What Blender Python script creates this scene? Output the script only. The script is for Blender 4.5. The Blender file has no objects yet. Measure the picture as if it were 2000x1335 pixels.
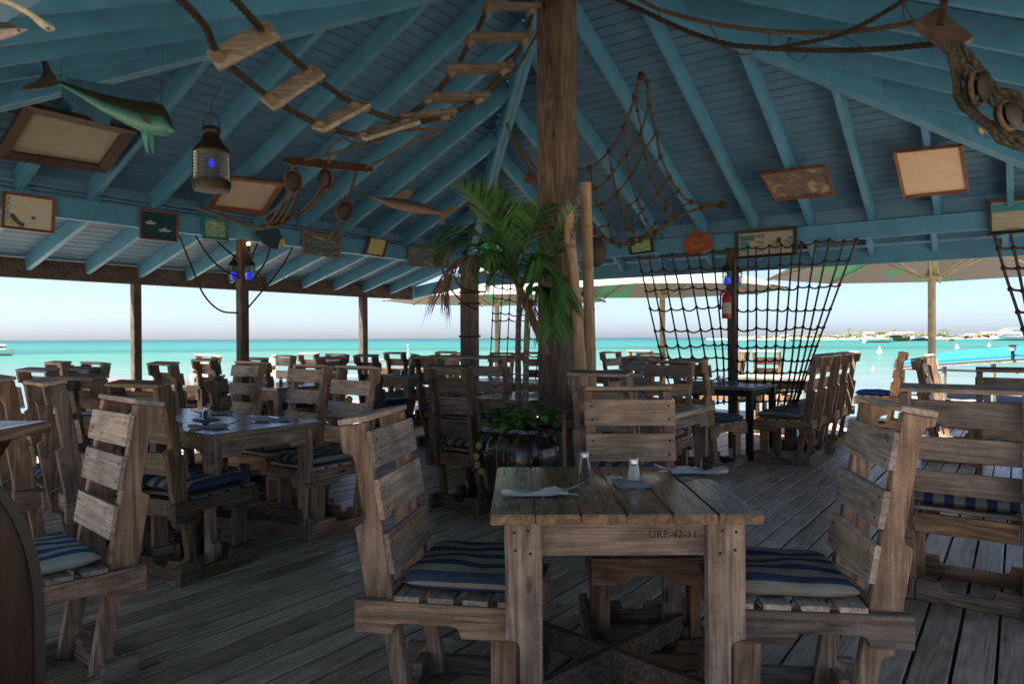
import bpy, bmesh, math, random
from mathutils import Vector, Matrix
random.seed(7)
R = math.radians
SC = bpy.context.scene
COL = SC.collection
# ------------------------------------------------------------------ camera
F, H = 1420.0, 1.30
PITCH, ROLL = 0.00535, 0.0045
_f = Vector((0, math.cos(PITCH), -math.sin(PITCH)))
_r0 = Vector((1, 0, 0)); _u0 = Vector((0, math.sin(PITCH), math.cos(PITCH)))
_r = _r0*math.cos(ROLL) - _u0*math.sin(ROLL)
_u = _u0*math.cos(ROLL) + _r0*math.sin(ROLL)
CAM = Vector((0, 0, H))
cd = bpy.data.cameras.new('camera'); cam = bpy.data.objects.new('camera', cd); COL.objects.link(cam)
cam.matrix_world = Matrix(((_r.x, _u.x, -_f.x, 0), (_r.y, _u.y, -_f.y, 0), (_r.z, _u.z, -_f.z, H), (0, 0, 0, 1)))
cd.sensor_width = 36; cd.lens = F/2000*36; cd.clip_start = 0.05; cd.clip_end = 30000
SC.camera = cam

def ray(px, py):
    d = _f*F + _r*(px-1000) + _u*(667.5-py)
    return d/d.y
def at(px, py, d): return CAM + ray(px, py)*d
def at_z(px, py, z):
    q = ray(px, py); return CAM + q*((z-H)/q.z)
def proj(p):
    q = Vector(p)-CAM; k = F/q.dot(_f)
    return (1000+q.dot(_r)*k, 667.5-q.dot(_u)*k)
def hit(px, py, p0, n):
    q = ray(px, py); return CAM + q*((Vector(p0)-CAM).dot(n)/q.dot(n))
# ------------------------------------------------------------------ building frame
TH = R(35.0)
U = Vector((math.cos(TH), -math.sin(TH), 0)); V = Vector((math.sin(TH), math.cos(TH), 0)); Z = Vector((0, 0, 1))
C0 = Vector((-0.63, 10.84, 0))
def W(a, b, z=0): return C0 + U*a + V*b + Z*z
def ab(p):
    q = Vector(p)-C0; return q.dot(U), q.dot(V)
ANG_U = math.atan2(U.y, U.x); ANG_V = math.atan2(V.y, V.x)
ZB0, ZB1 = 2.35, 2.53            # main beam
SL, SR = 7.4, 7.5
A0, B0 = 3.73, -3.65; ZA = 4.27
def roof_z(a, b):                # underside of the rafters
    k1 = (ZA-ZB1)/A0; k2 = (ZA-ZB1)/(-B0); k3 = (ZA-ZB1)/(SR-A0); k4 = (ZA-ZB1)/(SL+B0)
    return ZB1 + min(a*k1, -b*k2, (SR-a)*k3, (SL+b)*k4)
def under_roof(px, py, gap=0.1, dmin=0.6):
    q = ray(px, py); lo = dmin; d = dmin
    while d < 14:
        p = CAM + q*d; a, b = ab(p)
        if p.z > roof_z(a, b): break
        d += 0.01
    return CAM + q*(d-gap)
# ------------------------------------------------------------------ mesh builder
class MB:
    def __init__(s): s.v = []; s.f = []; s.mi = []; s.uv = {}
    def face(s, idx, mi=0, uv=None):
        s.f.append(tuple(idx)); s.mi.append(mi)
        if uv: s.uv[len(s.f)-1] = uv
    def poly(s, pts, mi=0, uv=None):
        n = len(s.v); s.v += [Vector(p) for p in pts]; s.face(range(n, n+len(pts)), mi, uv)
    def box(s, c, size, rot=None, mi=0):
        c = Vector(c); hx, hy, hz = size[0]/2, size[1]/2, size[2]/2; n = len(s.v)
        for x in (-hx, hx):
            for y in (-hy, hy):
                for z in (-hz, hz):
                    p = Vector((x, y, z)); s.v.append(c + (rot @ p if rot else p))
        for q in ((0,1,3,2),(4,6,7,5),(0,4,5,1),(2,3,7,6),(0,2,6,4),(1,5,7,3)): s.face([n+i for i in q], mi)
        return s
    def box2(s, lo, hi, mi=0):
        return s.box([(lo[i]+hi[i])/2 for i in range(3)], [hi[i]-lo[i] for i in range(3)], None, mi)
    def beam(s, p0, p1, w, h, up=Z, mi=0):     # box from p0 to p1 (axis through the centre), w across, h along up
        p0 = Vector(p0); p1 = Vector(p1); x = (p1-p0); L = x.length; x = x/L
        y = Vector(up).cross(x).normalized(); z = x.cross(y)
        return s.box((p0+p1)/2, (L, w, h), Matrix((x, y, z)).transposed(), mi)
    def hexa(s, lo4, hi4, mi=0):
        n = len(s.v); s.v += [Vector(p) for p in lo4] + [Vector(p) for p in hi4]
        k = len(lo4)
        s.face([n+i for i in range(k)][::-1], mi); s.face([n+k+i for i in range(k)], mi)
        for i in range(k): s.face((n+i, n+(i+1) % k, n+k+(i+1) % k, n+k+i), mi)
        return s
    def prism(s, pts, fn, w0, w1, mi=0):
        return s.hexa([fn(w0, *p) for p in pts], [fn(w1, *p) for p in pts], mi)
    def tube(s, pts, r, n=8, mi=0, caps=True):
        pts = [Vector(p) for p in pts]; m = len(pts)
        rr = r if isinstance(r, (list, tuple)) else [r]*m
        t0 = (pts[1]-pts[0]).normalized(); ref = Vector((0, 0, 1)) if abs(t0.z) < .9 else Vector((1, 0, 0))
        nx = t0.cross(ref).normalized(); base = len(s.v); ln = [0.0]
        for i in range(m):
            t = (pts[min(i+1, m-1)]-pts[max(i-1, 0)])
            t = t.normalized() if t.length > 1e-9 else t0
            nx = (nx - t*nx.dot(t)); nx = nx.normalized() if nx.length > 1e-9 else t.orthogonal().normalized()
            ny = t.cross(nx)
            if i: ln.append(ln[-1]+(pts[i]-pts[i-1]).length)
            for k in range(n):
                a = 2*math.pi*k/n; s.v.append(pts[i]+(nx*math.cos(a)+ny*math.sin(a))*rr[i])
        for i in range(m-1):
            for k in range(n):
                k2 = (k+1) % n
                s.face((base+i*n+k, base+i*n+k2, base+(i+1)*n+k2, base+(i+1)*n+k), mi,
                       ((k/n, ln[i]), ((k+1)/n, ln[i]), ((k+1)/n, ln[i+1]), (k/n, ln[i+1])))
        if caps:
            s.face([base+k for k in range(n)][::-1], mi); s.face([base+(m-1)*n+k for k in range(n)], mi)
        return s
    def rope3(s, pts, rad, mi=0, pitch=None, n=6):      # three twisted strands
        pts = [Vector(p) for p in pts]; pitch = pitch or rad*9
        pts = resample(pts, pitch/8)
        m = len(pts); t0 = (pts[1]-pts[0]).normalized(); nx = t0.orthogonal().normalized()
        st = [[], [], []]; ln = 0
        for i in range(m):
            t = (pts[min(i+1, m-1)]-pts[max(i-1, 0)]).normalized()
            nx = (nx-t*nx.dot(t)).normalized(); ny = t.cross(nx)
            if i: ln += (pts[i]-pts[i-1]).length
            for k in range(3):
                a = 2*math.pi*(ln/pitch+k/3)
                st[k].append(pts[i]+(nx*math.cos(a)+ny*math.sin(a))*rad*.5)
        for k in range(3): s.tube(st[k], rad*.58, n, mi)
        return s
    def lathe(s, prof, n=16, M=None, mi=0, capped=True):
        base = len(s.v); M = M or Matrix()
        for (r, z) in prof:
            for k in range(n):
                a = 2*math.pi*k/n; s.v.append(M @ Vector((r*math.cos(a), r*math.sin(a), z)))
        for i in range(len(prof)-1):
            for k in range(n):
                k2 = (k+1) % n; s.face((base+i*n+k, base+i*n+k2, base+(i+1)*n+k2, base+(i+1)*n+k), mi)
        if capped:
            s.face([base+k for k in range(n)][::-1], mi); e = base+(len(prof)-1)*n; s.face([e+k for k in range(n)], mi)
        return s
    def ball(s, c, r, mi=0, n=8, sq=(1, 1, 1)):
        prof = [(max(1e-4, math.sin(math.pi*i/n))*1.0, -math.cos(math.pi*i/n)) for i in range(n+1)]
        M = Matrix.Translation(Vector(c)) @ Matrix.Diagonal((r*sq[0], r*sq[1], r*sq[2], 1))
        return s.lathe(prof, max(8, n), M, mi)
    def build(s, name, mats, parent=None, bevel=0, smooth=False, seg=1):
        me = bpy.data.meshes.new(name); bm = bmesh.new()
        vs = [bm.verts.new(p) for p in s.v]; uvl = bm.loops.layers.uv.new('UVMap') if s.uv else None
        for i, f in enumerate(s.f):
            try: q = bm.faces.new([vs[k] for k in f])
            except ValueError: continue
            q.material_index = s.mi[i]; q.smooth = smooth
            if uvl and i in s.uv:
                for l, t in zip(q.loops, s.uv[i]): l[uvl].uv = t
        if not getattr(s, 'keep', False): bmesh.ops.recalc_face_normals(bm, faces=bm.faces)
        if bevel:
            es = [e for e in bm.edges if len(e.link_faces) == 2 and e.calc_face_angle(0) > R(25)]
            bmesh.ops.bevel(bm, geom=es, offset=bevel, segments=seg, affect='EDGES', clamp_overlap=True)
        bm.to_mesh(me); bm.free()
        if smooth:
            try: me.set_sharp_from_angle(angle=R(50))
            except Exception: pass
        for m in (mats if isinstance(mats, (list, tuple)) else [mats]): me.materials.append(m)
        o = bpy.data.objects.new(name, me); COL.objects.link(o)
        if parent: o.parent = parent
        return o

def resample(pts, step):
    out = [pts[0]]
    for a, b in zip(pts, pts[1:]):
        n = max(1, int((b-a).length/step))
        out += [a+(b-a)*(i/n) for i in range(1, n+1)]
    return out
def spline(pts, k=6):
    pts = [Vector(p) for p in pts]
    if len(pts) < 3: return pts
    q = [pts[0]*2-pts[1]] + pts + [pts[-1]*2-pts[-2]]; out = []
    for i in range(1, len(q)-2):
        p0, p1, p2, p3 = q[i-1:i+3]
        for j in range(k):
            t = j/k
            out.append(.5*((2*p1)+(p2-p0)*t+(2*p0-5*p1+4*p2-p3)*t*t+(3*p1-p0-3*p2+p3)*t**3))
    return out+[pts[-1]]
def sag(a, b, h, n=10):
    a = Vector(a); b = Vector(b)
    return [a+(b-a)*(i/n)-Z*(h*4*(i/n)*(1-i/n)) for i in range(n+1)]
def tag(o, label=None, cat=None, group=None, kind=None):
    if label: o['label'] = label
    if cat: o['category'] = cat
    if group: o['group'] = group
    if kind: o['kind'] = kind
    return o
def empty(name, loc=(0, 0, 0), rz=0, label=None, cat=None, group=None):
    o = bpy.data.objects.new(name, None); COL.objects.link(o); o.location = loc; o.rotation_euler = (0, 0, rz)
    o.empty_display_size = .1
    return tag(o, label, cat, group)
KIDS = {}
def kids(o):
    return [c for c in COL.objects if c.parent == o]
def copy_tree(o, parent=None):
    c = o.copy(); COL.objects.link(c)
    if parent: c.parent = parent
    if o.name not in KIDS: KIDS[o.name] = kids(o)
    for ch in KIDS[o.name]: copy_tree(ch, c)
    return c
# ------------------------------------------------------------------ materials
def nm(name):
    m = bpy.data.materials.new(name); m.use_nodes = True; nt = m.node_tree
    return m, nt, nt.nodes['Principled BSDF']
def N(nt, t, **k):
    n = nt.nodes.new(t)
    for a, b in k.items():
        if hasattr(n, a): setattr(n, a, b)
        else: n.inputs[a.replace('_', ' ')].default_value = b
    return n
def L(nt, a, b): nt.links.new(a, b)
def ramp(nt, fac, stops, interp='LINEAR'):
    r = nt.nodes.new('ShaderNodeValToRGB'); e = r.color_ramp.elements; r.color_ramp.interpolation = interp
    while len(e) < len(stops): e.new(.5)
    for x, (p, c) in zip(e, stops): x.position = p; x.color = (*c, 1) if len(c) == 3 else c
    L(nt, fac, r.inputs[0]); return r.outputs[0]
def mix(nt, a, b, fac, typ='MIX'):
    m = nt.nodes.new('ShaderNodeMix'); m.data_type = 'RGBA'; m.blend_type = typ
    for s, x in ((m.inputs[6], a), (m.inputs[7], b)):
        if isinstance(x, (tuple, list)): s.default_value = (*x, 1) if len(x) == 3 else x
        else: L(nt, x, s)
    if isinstance(fac, (int, float)): m.inputs[0].default_value = fac
    else: L(nt, fac, m.inputs[0])
    return m.outputs[2]
def math_(nt, op, a, b=0.0):
    m = nt.nodes.new('ShaderNodeMath'); m.operation = op
    for s, x in ((m.inputs[0], a), (m.inputs[1], b)):
        if isinstance(x, (int, float)): s.default_value = x
        else: L(nt, x, s)
    return m.outputs[0]
def bump(nt, h, bsdf, dist=.01, st=.5):
    b = N(nt, 'ShaderNodeBump'); b.inputs['Distance'].default_value = dist; b.inputs['Strength'].default_value = st
    L(nt, h, b.inputs['Height']); L(nt, b.outputs[0], bsdf.inputs['Normal'])
def coords(nt, kind='Object', scale=(1, 1, 1), rnd=True):
    tc = N(nt, 'ShaderNodeTexCoord'); mp = N(nt, 'ShaderNodeMapping'); mp.inputs['Scale'].default_value = scale
    src = tc.outputs[kind]
    if rnd:
        oi = N(nt, 'ShaderNodeObjectInfo'); ad = N(nt, 'ShaderNodeVectorMath'); ad.operation = 'ADD'
        k = math_(nt, 'MULTIPLY', oi.outputs['Random'], 43.0)
        L(nt, src, ad.inputs[0]); L(nt, k, ad.inputs[1]); src = ad.outputs[0]
    L(nt, src, mp.inputs['Vector']); return mp.outputs[0]
def noise(nt, vec, scale, detail=4, rough=.6, dist=0):
    n = N(nt, 'ShaderNodeTexNoise'); n.inputs['Scale'].default_value = scale; n.inputs['Detail'].default_value = detail
    n.inputs['Roughness'].default_value = rough; n.inputs['Distortion'].default_value = dist
    if vec is not None: L(nt, vec, n.inputs['Vector'])
    return n.outputs['Fac']
def plain(name, col, rough=.6, metal=0, var=.25, scale=12, spec=.4, bmp=0.0):
    m, nt, b = nm(name); v = coords(nt); f = noise(nt, v, scale, 5)
    c2 = tuple(max(0, x*(1-var)) for x in col); c3 = tuple(min(1, x*(1+var)) for x in col)
    L(nt, ramp(nt, f, [(.3, c2), (.7, c3)]), b.inputs['Base Color'])
    b.inputs['Roughness'].default_value = rough; b.inputs['Metallic'].default_value = metal
    b.inputs['Specular IOR Level'].default_value = spec
    if bmp: bump(nt, f, b, bmp, .6)
    return m
def wood(name, axis, dark, mid, light, rough=.75, grain=70, along=3.5, tint=True, bmp=.004, spec=.25):
    """weathered timber: grain runs along the given local axis; object colour tints the piece"""
    m, nt, b = nm(name); sc = [grain]*3; sc['xyz'.index(axis)] = along
    v = coords(nt, scale=sc); g = noise(nt, v, 1.0, 6, .7, .6)
    sc2 = [8]*3; sc2['xyz'.index(axis)] = .9
    w = math_(nt, 'ADD', math_(nt, 'MULTIPLY', math_(nt, 'SINE', math_(nt, 'MULTIPLY', noise(nt, coords(nt, scale=sc2), 1.0, 2, .45), 62.0)), .5), .5)
    st = noise(nt, coords(nt), 6, 4, .65)
    h = math_(nt, 'ADD', math_(nt, 'MULTIPLY', g, .8), math_(nt, 'MULTIPLY', w, .2))
    col = ramp(nt, h, [(.25, dark), (.5, mid), (.75, light)])
    col = mix(nt, col, ramp(nt, st, [(.35, (.55, .52, .5)), (.62, (1.05, 1.02, 1))]), .8, 'MULTIPLY')
    scc = [170]*3; scc['xyz'.index(axis)] = 2.2
    col = mix(nt, col, ramp(nt, noise(nt, coords(nt, scale=scc), 1.0, 3, .6, .3), [(.33, (.35, .31, .28)), (.42, (1, 1, 1))]), .75, 'MULTIPLY')
    col = mix(nt, col, ramp(nt, noise(nt, coords(nt, scale=[x*2.2 for x in scc[:0]] or (330, 330, 330)), 1.0, 2, .6), [(.3, (.74, .73, .72)), (.68, (1.14, 1.14, 1.14))]), 1, 'MULTIPLY')
    # knots
    vo = N(nt, 'ShaderNodeTexVoronoi'); vo.inputs['Scale'].default_value = 1.0
    sc3 = [7]*3; sc3['xyz'.index(axis)] = 3.0
    L(nt, coords(nt, scale=sc3), vo.inputs['Vector'])
    col = mix(nt, col, ramp(nt, vo.outputs['Distance'], [(.05, (.2, .16, .13)), (.12, (1, 1, 1))]), .85, 'MULTIPLY')
    if tint:
        oi = N(nt, 'ShaderNodeObjectInfo'); col = mix(nt, col, oi.outputs['Color'], 1.0, 'MULTIPLY')
        hs = N(nt, 'ShaderNodeHueSaturation'); L(nt, col, hs.inputs['Color'])
        L(nt, math_(nt, 'ADD', math_(nt, 'MULTIPLY', oi.outputs['Random'], .7), .65), hs.inputs['Value'])
        L(nt, math_(nt, 'ADD', math_(nt, 'MULTIPLY', oi.outputs['Random'], .5), .72), hs.inputs['Saturation'])
        col = hs.outputs[0]
    L(nt, col, b.inputs['Base Color'])
    L(nt, ramp(nt, g, [(.3, (rough+.1,)*3), (.7, (rough-.12,)*3)]), b.inputs['Roughness'])
    b.inputs['Specular IOR Level'].default_value = spec
    bump(nt, h, b, bmp, .55)
    return m
def painted(name, col, rough=.5, axis=None, wear=.12):
    m, nt, b = nm(name); v = coords(nt); f = noise(nt, v, 5, 5, .6); f2 = noise(nt, coords(nt, scale=(40, 40, 40)), 1, 3)
    c = ramp(nt, f, [(.3, tuple(x*.82 for x in col)), (.7, tuple(min(1, x*1.12) for x in col))])
    c = mix(nt, c, tuple(x*.45+.02 for x in col), ramp(nt, noise(nt, v, 22, 6, .75), [(.66, (0,)*3), (.74, (wear*3,)*3)]))
    L(nt, c, b.inputs['Base Color']); b.inputs['Roughness'].default_value = rough
    bump(nt, f2, b, .003, .35); b.inputs['Specular IOR Level'].default_value = .35
    return m
def emit(name, col, st):
    m, nt, b = nm(name); b.inputs['Base Color'].default_value = (*col, 1)
    b.inputs['Emission Color'].default_value = (*col, 1); b.inputs['Emission Strength'].default_value = st; return m

STR = {a: wood('stringer_wood_'+a, a, (.14, .105, .08), (.32, .242, .185), (.50, .395, .31), grain=85, along=4) for a in 'xyz'}
SLAT = wood('slat_wood_x', 'x', (.30, .265, .23), (.48, .43, .375), (.66, .60, .54), grain=75, along=5)
TOPY = wood('tabletop_wood', 'y', (.05, .03, .018), (.15, .098, .064), (.29, .21, .15), rough=.24, spec=.6, bmp=.0012)
POSTW = wood('post_wood', 'z', (.055, .042, .034), (.13, .1, .08), (.2, .16, .13), grain=60, along=3, tint=False)
BROWNB = wood('brown_beam_wood', 'x', (.06, .045, .038), (.13, .1, .085), (.2, .155, .13), tint=False)
GREYW = wood('grey_weathered_wood', 'x', (.1, .092, .08), (.24, .22, .19), (.38, .355, .31), tint=False)
DARKW = wood('dark_cabinet_wood', 'z', (.012, .006, .004), (.04, .017, .01), (.085, .036, .018), rough=.45, tint=False)
BLUE = painted('blue_paint', (.068, .24, .40))
BOARD = painted('roof_board_paint', (.085, .20, .335), rough=.62)
METALB = plain('black_metal', (.015, .015, .017), .45, .2)
NAIL = plain('rusty_nail', (.02, .014, .012), .8)
EXPO = 2.55
# ================================================================== world + sun
SUN_EL = R(66); SUN_AZ = math.atan2(-0.90, -0.30)      # azimuth from +Y towards +X
w = bpy.data.worlds.new('World'); SC.world = w; w.use_nodes = True
nt = w.node_tree; bg = nt.nodes['Background']
sky = N(nt, 'ShaderNodeTexSky'); sky.sky_type = 'NISHITA'; sky.sun_disc = False
sky.sun_elevation = SUN_EL; sky.sun_rotation = SUN_AZ; sky.air_density = 0.5; sky.dust_density = 4.4; sky.ozone_density = 0.0; sky.altitude = 1500
L(nt, sky.outputs[0], bg.inputs[0]); bg.inputs[1].default_value = 0.05
sd = bpy.data.lights.new('sun', 'SUN'); sd.energy = 5.0; sd.angle = R(0.5); sd.color = (1, .95, .87)
so = bpy.data.objects.new('sun', sd); COL.objects.link(so)
S = Vector((math.sin(SUN_AZ)*math.cos(SUN_EL), math.cos(SUN_AZ)*math.cos(SUN_EL), math.sin(SUN_EL)))
so.rotation_euler = S.to_track_quat('Z', 'Y').to_euler(); so.location = S*60
SC.view_settings.view_transform = 'Standard'; SC.view_settings.look = 'None'; SC.view_settings.gamma = 1
SC.view_settings.exposure = EXPO
SC.cycles.use_denoising = True
try: SC.cycles.denoiser = 'OPENIMAGEDENOISE'
except Exception: pass
SC.cycles.max_bounces = 8; SC.cycles.diffuse_bounces = 5; SC.cycles.glossy_bounces = 4; SC.cycles.transmission_bounces = 6
SC.cycles.transparent_max_bounces = 8; SC.cycles.caustics_reflective = False; SC.cycles.caustics_refractive = False
SC.cycles.sample_clamp_indirect = 6

# ================================================================== sea, sand, far shore
def sea_mat():
    m, nt, b = nm('sea_water')
    tc = N(nt, 'ShaderNodeTexCoord'); sp = N(nt, 'ShaderNodeSeparateXYZ'); L(nt, tc.outputs['Object'], sp.inputs[0])
    ln = N(nt, 'ShaderNodeVectorMath'); ln.operation = 'LENGTH'; L(nt, tc.outputs['Object'], ln.inputs[0])
    lg = math_(nt, 'LOGARITHM', ln.outputs['Value'], 10.0)
    ang = math_(nt, 'ARCTAN2', sp.outputs[0], sp.outputs[1])
    cm = N(nt, 'ShaderNodeCombineXYZ'); L(nt, math_(nt, 'MULTIPLY', ang, 2.2), cm.inputs[0]); L(nt, math_(nt, 'MULTIPLY', lg, 9.0), cm.inputs[1])
    nz = noise(nt, cm.outputs[0], 1.0, 5, .6)
    t = math_(nt, 'ADD', lg, math_(nt, 'MULTIPLY', math_(nt, 'SUBTRACT', nz, .5), .34))
    t = math_(nt, 'DIVIDE', math_(nt, 'SUBTRACT', t, 1.0), 2.6)
    col = ramp(nt, t, [(0.0, (.12, .145, .15)), (.27, (.085, .118, .122)), (.37, (.05, .112, .092)), (.46, (.03, .112, .08)), (.50, (.011, .066, .058)),
                       (.54, (.016, .10, .074)), (.66, (.010, .085, .07)), (.76, (.006, .05, .055)), (1.0, (.005, .036, .047))])
    f2 = noise(nt, tc.outputs['Object'], .05, 6, .6)
    col = mix(nt, col, ramp(nt, f2, [(.35, (.8, .86, .88)), (.65, (1.1, 1.05, 1.03))]), 1, 'MULTIPLY')
    cm2 = N(nt, 'ShaderNodeCombineXYZ'); L(nt, math_(nt, 'MULTIPLY', ang, 14), cm2.inputs[0]); L(nt, math_(nt, 'MULTIPLY', lg, 70.0), cm2.inputs[1])
    col = mix(nt, col, ramp(nt, noise(nt, cm2.outputs[0], 1.0, 5, .7), [(.3, (.78, .84, .86)), (.6, (1.05, 1.03, 1.02)), (.74, (1.3, 1.2, 1.2))]), .8, 'MULTIPLY')
    L(nt, col, b.inputs['Base Color']); b.inputs['Roughness'].default_value = .3; b.inputs['IOR'].default_value = 1.33
    b.inputs['Specular IOR Level'].default_value = .22
    mp = N(nt, 'ShaderNodeMapping'); mp.inputs['Scale'].default_value = (.5, 1.4, 1); L(nt, tc.outputs['Object'], mp.inputs[0])
    h = math_(nt, 'ADD', noise(nt, mp.outputs[0], 1.1, 6, .65), math_(nt, 'MULTIPLY', noise(nt, mp.outputs[0], .16, 4, .6), 3.0))
    bump(nt, h, b, .25, .7); return m
ZS = -1.45
mb = MB(); mb.poly([(-9000, -40, 0), (9000, -40, 0), (9000, 14000, 0), (-9000, 14000, 0)])
sea = tag(mb.build('sea', sea_mat()), kind='structure'); sea.location = (0, 0, ZS)
SAND = plain('beach_sand', (.5, .42, .32), .95, var=.3, scale=3, spec=.1, bmp=.02)
# sand spit that shows past the far edge of the deck
mb = MB(); pts = []
for (a, b) in ((-3, 4.6), (1, 5.1), (3.2, 5.5), (5, 5.6), (7, 5.4), (10, 5.6), (14, 6.4), (18, 5.4), (18, -6), (9.2, -6), (9.2, 4.3), (-3, 4.3)):
    pts.append(W(a, b))
mb.hexa([p+Z*-1.7 for p in pts], [p+Z*(-.34) for p in pts])
tag(mb.build('beach', SAND), kind='structure')
mb = MB(); q = [W(-5, -16), W(10, -16), W(10, 4.2), W(-5, 4.2)]
mb.poly([p+Z*-1.43 for p in q]); tag(mb.build('seabed_under_deck', plain('wet_sand', (.12, .11, .08), .9)), kind='structure')

# ------------------------------------------------------------------ deck
def deck_mat():
    m, nt, b = nm('deck_planks'); tc = N(nt, 'ShaderNodeTexCoord'); sp = N(nt, 'ShaderNodeSeparateXYZ'); L(nt, tc.outputs['UV'], sp.inputs[0])
    def vec(scale):
        ad = N(nt, 'ShaderNodeVectorMath'); ad.operation = 'ADD'; L(nt, tc.outputs['Object'], ad.inputs[0])
        L(nt, math_(nt, 'MULTIPLY', sp.outputs[0], 60.0), ad.inputs[1])
        mp = N(nt, 'ShaderNodeMapping'); mp.inputs['Scale'].default_value = scale; L(nt, ad.outputs[0], mp.inputs[0]); return mp.outputs[0]
    g = noise(nt, vec((34, 1.6, 34)), 1, 7, .72, .8)
    wv = math_(nt, 'ADD', math_(nt, 'MULTIPLY', math_(nt, 'SINE', math_(nt, 'MULTIPLY', noise(nt, vec((6, .55, 6)), 1.0, 2, .45), 70.0)), .5), .5)
    h = math_(nt, 'ADD', math_(nt, 'MULTIPLY', g, .74), math_(nt, 'MULTIPLY', wv, .26))
    col = ramp(nt, h, [(.2, (.23, .178, .133)), (.45, (.42, .336, .255)), (.8, (.60, .50, .40))])
    st = noise(nt, vec((2.2, 1.2, 2)), 1, 5, .65)
    col = mix(nt, col, ramp(nt, st, [(.3, (.62, .58, .54)), (.62, (1.12, 1.1, 1.07))]), .9, 'MULTIPLY')
    col = mix(nt, col, ramp(nt, sp.outputs[1], [(0, (.82, .77, .72)), (.5, (1.08, 1.05, 1.02)), (1, (1.3, 1.28, 1.26))]), 1, 'MULTIPLY')
    col = mix(nt, col, ramp(nt, noise(nt, vec((150, 1.6, 150)), 1, 3, .6, .4), [(.33, (.32, .29, .26)), (.41, (1, 1, 1))]), .75, 'MULTIPLY')
    col = mix(nt, col, ramp(nt, noise(nt, vec((240, 240, 240)), 1, 2, .6), [(.3, (.74, .73, .72)), (.68, (1.14, 1.14, 1.14))]), 1, 'MULTIPLY')
    vo = N(nt, 'ShaderNodeTexVoronoi'); vo.inputs['Scale'].default_value = 1; L(nt, vec((5, 1.6, 5)), vo.inputs['Vector'])
    col = mix(nt, col, ramp(nt, vo.outputs['Distance'], [(.04, (.15, .12, .1)), (.11, (1, 1, 1))]), .85, 'MULTIPLY')
    L(nt, col, b.inputs['Base Color'])
    L(nt, ramp(nt, g, [(.3, (.46,)*3), (.7, (.24,)*3)]), b.inputs['Roughness']); b.inputs['Specular IOR Level'].default_value = .5
    bump(nt, h, b, .0018, .5); return m
mb = MB(); rd = random.Random(3)
a = -4.7
while a < 9.2:
    wd = .142; b = -13.0 + rd.uniform(0, 2)-2
    while b < 4.3:
        ln_ = rd.choice([2.4, 3.0, 3.6, 3.6, 4.2]); e = min(b+ln_, 4.32+rd.uniform(-.01, .02))
        n0 = len(mb.f); dz = rd.uniform(-.003, 0)
        lo = (a, b, -.035+dz); hi = (a+wd-rd.uniform(.010, .016), e-.004, dz)
        mb.box2(lo, hi); r1, r2 = rd.random(), rd.random()
        for i in range(n0, len(mb.f)): mb.uv[i] = ((r1, r2),)*4
        b = e
    a += wd
mb.box2((-4.7, -15, -.2), (9.2, -14.9, -.04))
deck = tag(mb.build('deck_floor', [deck_mat()], bevel=.003), kind='structure'); deck.location = C0; deck.rotation_euler = (0, 0, -TH)
mb = MB()
for bb in [x*1.2-12 for x in range(14)]: mb.box2((-4.65, bb, -.25), (9.15, bb+.06, -.045))
mb.box2((-4.74, -13, -.3), (-4.7, 4.3, -.002)); mb.box2((-4.74, 4.34, -.3), (9.2, 4.38, -.002))
o = tag(mb.build('deck_joists', plain('joist_wood', (.1, .085, .07), .85)), kind='structure'); o.location = C0; o.rotation_euler = (0, 0, -TH)

# ================================================================== the pavilion
PAV = empty('pavilion', W(A0, B0), 0, 'open sided wooden pavilion with a blue painted pyramid roof on brown posts', 'pavilion')
PAV_OFF = Vector(PAV.location)
def part(mb, name, mat, bevel=.003, parent=None, smooth=False):
    o = mb.build(name, mat, None, bevel, smooth); o.parent = parent or PAV; o.matrix_parent_inverse = Matrix.Translation(-PAV_OFF); return o
AP = W(A0, B0, ZA)
corn = [W(0, 0, ZB1), W(SR, 0, ZB1), W(SR, -SL, ZB1), W(0, -SL, ZB1)]
RD = .17
def slope(E0, E1, tail, spacing, o0, name):
    mid = (E0+E1)/2; ax = (E1-E0).normalized(); n = ax.cross(AP-E0).normalized()
    if n.z < 0: n = -n
    Ls = abs((AP-E0).dot(n.cross(ax).normalized()))
    # boards
    mb = MB(); s = -.1; off = n*(RD+.001)
    def P(x, e):   # x fraction of slope length, e end 0/1
        return (E0 if e == 0 else E1).lerp(AP, x)
    while s < Ls-.02:
        t0, t1 = s/Ls, min(1, (s+.0935)/Ls)
        q = [P(t0, 0), P(t0, 1), P(t1, 1), P(t1, 0)]
        mb.hexa([p+off for p in q], [p+off+n*.014 for p in q]); s += .105
    q = [P(-.1/Ls, 0), P(-.1/Ls, 1), AP]
    mb.hexa([p+off+n*.022 for p in q], [p+off+n*.03 for p in q])
    part(mb, 'roof_boarding', BOARD, 0)
    # rafters
    Lx = (E1-E0).length; up = n.cross(ax).normalized()
    if up.z < 0: up = -up
    xa = (AP-E0).dot(ax); x = o0
    while x < Lx-.15:
        t = x/xa if x < xa else (Lx-x)/(Lx-xa)
        if t*Ls > .12:
            p0 = E0+ax*x-up*tail; p1 = E0+ax*x+up*(t*Ls-.02)
            part(MB().beam(p0+n*RD/2, p1+n*RD/2, .055, RD, n), 'rafter', BLUE)
        x += spacing
slope(corn[3], corn[0], .28, .57, .32, 'left')
slope(corn[0], corn[1], .0, .61, .55, 'right')
slope(corn[1], corn[2], .0, .6, .5, 'far right')
slope(corn[2], corn[3], .0, .6, .45, 'near left')
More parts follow.
